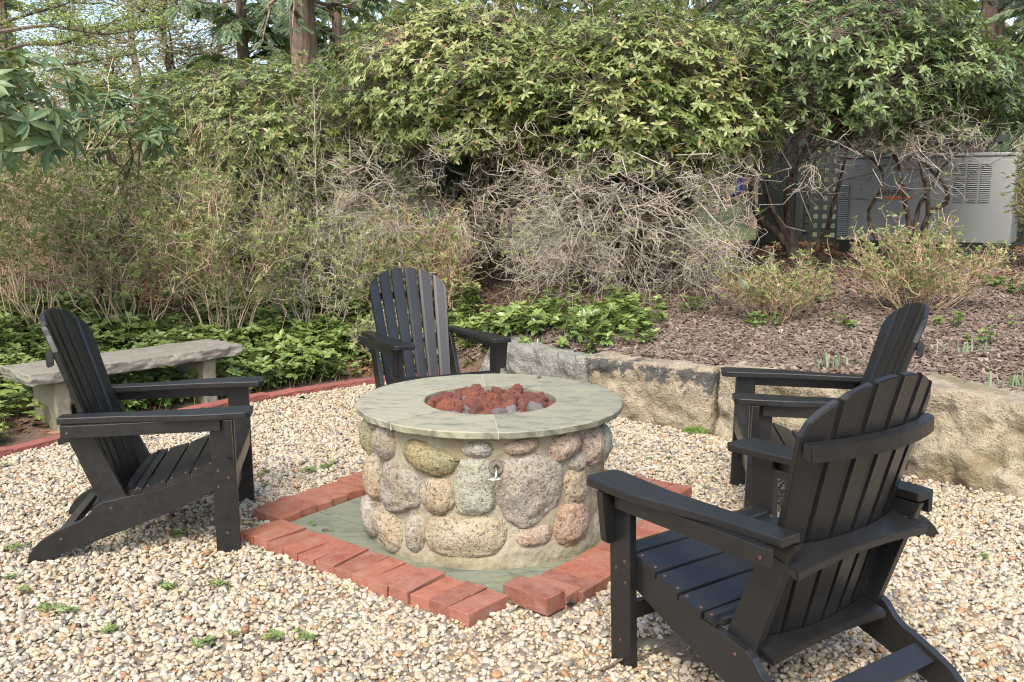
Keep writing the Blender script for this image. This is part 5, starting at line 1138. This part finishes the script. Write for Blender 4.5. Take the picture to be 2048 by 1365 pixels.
def conifer(name, label, x, y, H_, seed, leaf, r0=.22, zfirst=1.6, nb=48, blen=(1.4, 3.0), spr=(.10, .20), nsp=34, droop=.28, group='conifers behind the shrubs', T=SPRAY, bark=M_bark):
    rng = np.random.RandomState(seed); o0 = np.array([x, y, tz(x, y)]); t_ = empty(name, o0); tag(t_, label, 'tree', group)
    P = crooked(o0[None] - [0, 0, .1], o0[None] + [[rng.normal(0, .15), 0, H_]], 16, .006, rng); rr = np.linspace(1, .12, 16)[None] * r0; rr[0, 0] *= 1.35; V, Q = tubes(P, rr, 14); mesh_obj('trunk', np_mesh('trunk', V - o0, Q, bark, True), t_)
    zz = zfirst + (H_ - zfirst) * rng.rand(nb) ** 1.15; a = rng.rand(nb) * 6.283; Lb_ = rng.uniform(*blen, nb) * (1 - .55 * zz / H_); st_ = np.stack([np.interp(zz, P[0][:, 2] - o0[2], P[0][:, i]) for i in (0, 1)] + [o0[2] + zz], 1)
    en = st_ + np.stack([np.cos(a) * Lb_, np.sin(a) * Lb_, -droop * Lb_ + rng.normal(0, .15, nb)], 1); BP = crooked(st_, en, 10, .03, rng, up=.14); V, Q = tubes(BP, np.linspace(1, .15, 10)[None] * (.012 + .014 * Lb_[:, None]), 5); b_ = mesh_obj('branch', np_mesh('branch', V - o0, Q, bark, True), t_)
    b_['kind'] = 'stuff'
    k = np.repeat(np.arange(nb), nsp); t = rng.uniform(.18, 1.0, len(k)); f = t * 9; i0 = np.minimum(f.astype(int), 8); fr_ = (f - i0)[:, None]; p = BP[k, i0] * (1 - fr_) + BP[k, i0 + 1] * fr_; d = unit(BP[k, i0 + 1] - BP[k, i0]); side = np.cross(d, [0, 0, 1.]); sg = rng.choice([-1, 1], len(k))[:, None]
    y_ = unit(d * rng.uniform(.3, .9, (len(k), 1)) + side * sg * rng.uniform(.3, 1, (len(k), 1)) + np.array([0, 0, -.25]) + rng.normal(0, .15, p.shape)); s_ = Soup(); n_ = unit(np.array([0, 0, 1.]) + rng.normal(0, .25, p.shape)); p = p + side * sg * rng.uniform(0, .18, (len(k), 1))
    cl = .5 + .5 * fbm(p * 1.3 + seed, 2, seed); put_leaves(s_, T, p - o0, y_, n_, rng.uniform(*spr, len(k)), np.clip(cl + rng.normal(0, .15, len(k)), 0, 1)); f_ = mesh_obj('crown', s_.mesh('crown', leaf), t_); f_['kind'] = 'stuff'
def xy(u, Y): return (u - 1024) / F_PX * Y * 1.0, Y
conifer('hemlock_tree', 'old hemlock with a thick brown trunk rising above the left shrubs', *xy(632, 15.5), 12, 91, M_hemlock, .27, 3.2, 62, (1.6, 3.6), nsp=95)
conifer('hemlock_tree', 'dark hemlock behind the top of the tall dome shrub', *xy(1010, 16.5), 12, 92, M_hemlock, .2, 1.8, 70, (1.6, 3.6), nsp=95)
conifer('hemlock_tree', 'dark trunked hemlock above the generator', *xy(1935, 12.8), 11, 93, M_hemlock, .19, 1.5, 60, (1.3, 2.8), nsp=95)
conifer('hemlock_tree', 'fresh green hemlock boughs hanging in at the upper right edge', *xy(2130, 10.6), 9, 94, M_pine, .16, 1.2, 52, (1.0, 2.0), nsp=95)
conifer('hemlock_tree', 'hemlock filling the top behind the right rhododendron', *xy(1520, 14.5), 11, 95, M_hemlock, .17, 2.0, 60, (1.4, 3.0), nsp=95)
conifer('hemlock_tree', 'hemlock far left behind the pale tiered branches', *xy(20, 17.0), 11, 98, M_hemlock, .18, 3.6, 40, (1.2, 2.6), nsp=36)
conifer('pine_tree', 'soft bright green pine left of the thick trunk', *xy(505, 21), 8.5, 96, M_pine, .2, 1.8, 64, (1.2, 2.6), (.2, .42), 46, .05, 'pines in the distance')
conifer('pine_tree', 'further green pine behind the thick trunk', *xy(700, 24), 10, 97, M_pine, .2, 1.6, 64, (1.4, 3.0), (.22, .45), 40, .05, 'pines in the distance')

def broadleaf(name, label, x, y, H_, seed, leaf, r0, crown_c, crown_r, nleaf, size, nl=22, group='trees in spring leaf', bark=M_bark_far, layered=False, limbs=None):
    rng = np.random.RandomState(seed); o0 = np.array([x, y, tz(x, y)]); t_ = empty(name, o0); tag(t_, label, 'tree', group)
    P = crooked(o0[None] - [0, 0, .1], np.array([[crown_c[0], crown_c[1], o0[2] + H_ * .9]]), 12, .02, rng); V, Q = tubes(P, np.linspace(1, .15, 12)[None] * r0, 10); mesh_obj('trunk', np_mesh('trunk', V - o0, Q, bark, True), t_)
    d = unit(rng.normal(0, 1, (nl, 3))); ends = crown_c + d * crown_r * rng.uniform(.5, 1, (nl, 1)); lp = P[0][3:]; k = nearest(ends - [0, 0, .6], lp); BP = crooked(lp[k], ends, 9, .06, rng, up=.05); tw = Soup(); V, Q = tubes(BP, np.linspace(1, .2, 9)[None] * r0 * .28, 5); tw.add(V - o0, Q)
    bp = BP[:, 2:].reshape(-1, 3); m = 420; s2 = bp[rng.randint(0, len(bp), m)]; e2 = s2 + rng.normal(0, .30, (m, 3)) * np.array([1, 1, .25 if layered else .8]) * np.mean(crown_r) * .55; TP = crooked(s2, e2, 6, .08, rng); V, Q = tubes(TP, np.linspace(1, .3, 6)[None].repeat(m, 0) * max(.004, r0 * .05), 3); tw.add(V - o0, Q)
    b_ = mesh_obj('branch', tw.mesh('branch', bark), t_); b_['kind'] = 'stuff'
    tp = TP[:, 1:].reshape(-1, 3); p = tp[rng.randint(0, len(tp), nleaf)] + rng.normal(0, 1, (nleaf, 3)) * np.array([.09, .09, .03 if layered else .09]) * (1 if layered else 1.8)
    y_ = rng.normal(0, 1, (nleaf, 3)) * np.array([1, 1, .4]); n_ = unit(np.array([0, 0, 1.]) + rng.normal(0, .35 if layered else .8, (nleaf, 3))); s_ = Soup(); put_leaves(s_, LT_SMALL, p - o0, y_, n_, rng.uniform(*size, nleaf), rng.rand(nleaf)); f_ = mesh_obj('crown', s_.mesh('crown', leaf), t_); f_['kind'] = 'stuff'
def dogwood():
    rng = np.random.RandomState(61); base = at(-40, 400, 9.9); o0 = np.array([base[0], 9.9, tz(base[0], 9.9)]); t_ = empty('dogwood_tree', o0); tag(t_, 'dogwood with flat tiers of fresh yellow green leaves at upper left', 'tree')
    P = crooked(o0[None] - [0, 0, .1], o0[None] + [[.1, .1, 3.6]], 12, .03, rng); V, Q = tubes(P, np.linspace(1, .2, 12)[None] * .08, 10); mesh_obj('trunk', np_mesh('trunk', V - o0, Q, M_bark_far, True), t_)
    tiers = [([(-40, 120), (48, 88), (120, 90), (200, 60), (340, -8)], 9.3), ([(-40, 150), (60, 130), (150, 128), (250, 112)], 9.7), ([(-40, 235), (90, 205), (200, 190), (310, 160)], 9.4), ([(-40, 60), (60, 28), (130, 10), (200, -30)], 9.9),
             ([(-40, 290), (80, 265), (190, 245), (330, 218)], 9.8), ([(-40, 70), (90, 50), (210, 70), (290, 58)], 8.9), ([(-40, 180), (70, 165), (150, 180), (240, 165)], 9.0), ([(-40, 10), (90, -30), (260, -60)], 9.5), ([(-40, 320), (70, 300), (160, 285), (250, 270)], 9.2)]
    tw = Soup(); s_ = Soup()
    for pts, Yd in tiers:
        Lp = limb_px(pts, Yd, 12); V, Q = tubes(Lp[None], np.linspace(.022, .004, 12)[None], 6); tw.add(V - o0, Q)
        m = 46; st_ = Lp[rng.randint(1, 12, m)]; en = st_ + np.stack([rng.normal(.1, .25, m), rng.normal(0, .35, m), rng.normal(.04, .05, m)], 1); TP = crooked(st_, en, 6, .07, rng); V, Q = tubes(TP, np.linspace(.004, .0016, 6)[None].repeat(m, 0), 3); tw.add(V - o0, Q)
        tp = np.concatenate([TP[:, 1:].reshape(-1, 3), Lp[2:]]); n_ = 900; p = tp[rng.randint(0, len(tp), n_)] + rng.normal(0, 1, (n_, 3)) * [.05, .05, .018] + [0, 0, .02]
        put_leaves(s_, LT_SMALL, p - o0, rng.normal(0, 1, (n_, 3)) * [1, 1, .3], unit(np.array([0, 0, 1.]) + rng.normal(0, .45, (n_, 3))), rng.uniform(.028, .055, n_), rng.rand(n_))
    b_ = mesh_obj('branch', tw.mesh('branch', M_bark_far), t_); b_['kind'] = 'stuff'; f_ = mesh_obj('crown', s_.mesh('crown', M_dogwood), t_); f_['kind'] = 'stuff'
dogwood()
for k, (u, Y, cv, ru, rv, n_, lb) in enumerate([(330, 23, 60, 150, 170, 5200, 'pale cream leafed tree against the sky, left of the pine'), (440, 27, 10, 130, 170, 4200, 'cream and rust tinted tree next to the pine'), (215, 26, 170, 140, 130, 4200, 'lower cream leafed tree behind the dogwood'), (150, 30, 40, 160, 160, 3000, 'thin leafed tree at the far left skyline')]):
    cc = at(u, cv, Y); m_ = Y / F_PX; broadleaf('spring_tree', lb, cc[0], Y, cc[2] + 1.0, 110 + k, M_spring, .13, cc, np.array([ru * m_, ru * m_, rv * m_]), n_, (.07, .14), 26)
# bare far trunks seen between the shrubs
for k, (u, Y, r_, lb) in enumerate([(1424, 21, .16, 'dark far trunk left of the blue car'), (1500, 17, .2, 'thick far trunk in front of the blue car'), (1452, 27, .09, 'thin far trunk beside the blue car'), (1385, 25, .13, 'far trunk seen through the grey twigs'), (1655, 22, .17, 'far trunk behind the dark fence'), (1990, 19, .2, 'far trunk behind the lattice fence right end'), (860, 26, .16, 'far trunk behind the tall dome shrub'), (300, 30, .16, 'far trunk behind the left azaleas'), (1230, 28, .18, 'far trunk behind the broad shrub'), (1780, 26, .18, 'far trunk above the generator roof')]):
    x_, y_ = xy(u, Y); rg = np.random.RandomState(600 + k); o0 = np.array([x_, y_, tz(x_, y_)]); t_ = empty('bare_tree', o0); tag(t_, lb, 'tree', 'bare far trees')
    P = crooked(o0[None] - [0, 0, .1], o0[None] + [[rg.normal(0, .4), 0, 9]], 10, .012, rg); V, Q = tubes(P, np.linspace(1, .35, 10)[None] * r_, 9); mesh_obj('trunk', np_mesh('trunk', V - o0, Q, M_bark_far, True), t_)
    st_ = P[0][rg.randint(3, 10, 26)]; en = st_ + rg.normal(0, 1.1, (26, 3)) + [0, 0, .9]; BP = crooked(st_, en, 6, .06, rg); V, Q = tubes(BP, np.linspace(1, .2, 6)[None].repeat(26, 0) * r_ * .2, 4); b_ = mesh_obj('crown', np_mesh('crown', V - o0, Q, M_bark_far), t_); b_['kind'] = 'stuff'
# the wood beyond, one mass
rng = np.random.RandomState(700); n = 60000; x = rng.uniform(-34, 34, n); y = rng.uniform(31, 58, n); lump = fbm(np.stack([x * .22, y * .22, x * 0], 1), 3, 70)
top = 6.5 + 5 * lump + np.where(np.abs(x / y * F_PX + 1024 - 330) < 260, -3.6, 2.0); z = rng.rand(n) ** 1.35 * top; p = np.stack([x, y, .85 + z], 1)
s_ = Soup(); put_leaves(s_, LT_ROUND, p, rng.normal(0, 1, (n, 3)), unit(rng.normal(0, 1, (n, 3)) + [0, -.4, .6]), rng.uniform(.30, .75, n), np.clip(.45 + .6 * lump + rng.normal(0, .2, n), 0, 1)); o = mesh_obj('woods', s_.mesh('woods', M_woods)); tag(o, 'mixed spring woodland closing off the far lawn', 'woods', kind='stuff')

# ------------------------------------------------------------------ small things
def flag(label, u, v, mat, h, ang, tilt=0.0, Y=None):
    q = drop(u, v) if Y is None else at(u, v, Y); o0 = np.array([q[0], q[1], tz(q[0], q[1])]); e = empty('marker_flag', o0, ang); tag(e, label, 'flag', 'utility marker flags')
    V, Q = tubes(np.array([[(0, 0, -.03), (tilt * h * .5, 0, h * .5), (tilt * h, 0, h)]]), np.full((1, 3), .0016), 5); mesh_obj('wire', np_mesh('wire', V, Q, M_wire), e)
    X_, Z_ = np.meshgrid(np.linspace(0, .07, 7), np.linspace(-.05, 0, 5)); Yw = .008 * np.sin(X_ * 60) * (X_ / .07); V = np.stack([X_ * .62 + tilt * h, Yw, h + Z_ - X_ * .75], -1).reshape(-1, 3); i_ = np.arange(35).reshape(5, 7); me = np_mesh('flag', V, np.stack([i_[:-1, :-1], i_[:-1, 1:], i_[1:, 1:], i_[1:, :-1]], -1).reshape(-1, 4), mat); o = mesh_obj('pennant', me, e)
    sm = o.modifiers.new('thick', 'SOLIDIFY'); sm.thickness = .0008
flag('light blue marker flag in front of the low spirea', 1478, 640, M_flag, .32, .3); flag('darker blue marker flag left of the crooked trunks', 1537, 540, M_flag2, .20, .1); flag('small blue marker flag left of the darker blue one', 1495, 530, M_flag2, .22, 2.6); flag('turquoise marker flag low among the pachysandra', 1152, 664, M_flag2, .09, .9)
def litter(name, label, u, v, mat, size, seed, group='fallen leaves on the patio'):
    q = drop(u, v); rg = np.random.RandomState(seed); V, F_ = LT_ROUND; V = V.copy(); V[:, 2] *= 2.5; V = np.concatenate([V, V + [0, 0, .02]]); me = np_mesh(name, V, np.concatenate([F_, F_[:, ::-1] + 4]), mat)
    o = mesh_obj(name, me); o.location = (q[0], q[1], max(q[2], 0) + .012); o.rotation_euler = (rg.normal(0, .3), rg.normal(0, .3), rg.rand() * 6.28); o.scale = (size,) * 3; tag(o, label, 'leaf', group)
litter('fallen_leaf', 'pale dry leaf curled on the mulch below the low spirea', 1563, 672, M_pale, .07, 1); litter('fallen_leaf', 'brown leaf leaning on the left row of bricks by the pad', 644, 1006, M_dead, .05, 2); litter('fallen_leaf', 'dark curled leaf on gravel left of the pit', 612, 806, M_dark, .05, 3)
litter('fallen_leaf', 'brown leaf on gravel near the bottom weeds', 600, 1290, M_dead, .035, 4); litter('fallen_leaf', 'dark leaf bit beside the proud brick', 1155, 1225, M_dark, .05, 5); litter('fallen_leaf', 'rust brown leaf at the bed edge left of the far chair', 700, 745, M_dead, .06, 6)
def cone(label, u, v, seed):
    q = gp(u, v); V, Fc = ico(2); P = V * np.array([.018, .013, .012]) * (1 + .18 * np.sin(V[:, :1] * 22)); o = mesh_obj('pine_cone', np_mesh('pine_cone', P, Fc, M_dead)); o.location = (q[0], q[1], .014); o.rotation_euler = (0, 0, seed); tag(o, label, 'cone', 'small cones on the gravel')
cone('small brown cone below the left chair leg', 416, 1112, 1); cone('small brown cone beside the bottom weeds', 490, 1268, 2)
def stick(label, pts, r_, seed):
    P = np.array([[*gp(u, v)[:2], .012] for u, v in pts]); t = np.linspace(0, 1, len(P)); tt = np.linspace(0, 1, 12); P = np.stack([np.interp(tt, t, P[:, i]) for i in range(3)], 1); P += np.random.RandomState(seed).normal(0, .003, P.shape) * [1, 1, .5]; P[:, 2] = np.maximum(P[:, 2], .010); V, Q = tubes(P[None], np.linspace(1, .5, 12)[None] * r_, 6); c0 = P.mean(0); o = mesh_obj('stick', np_mesh('stick', V - c0, Q, M_limb, True)); o.location = c0; tag(o, label, 'stick', 'sticks on the gravel')
stick('brown stick lying by the near right chair leg', [(1200, 1350), (1240, 1328), (1290, 1318), (1345, 1288)], .006, 1); stick('thin twig on gravel left of the fire pit', [(515, 832), (545, 828), (560, 824)], .003, 2); stick('twig lying across the left bricks onto the pad', [(645, 1066), (668, 1066)], .003, 3); stick('twig under the left chair rear', [(120, 1005), (150, 1000)], .004, 4)
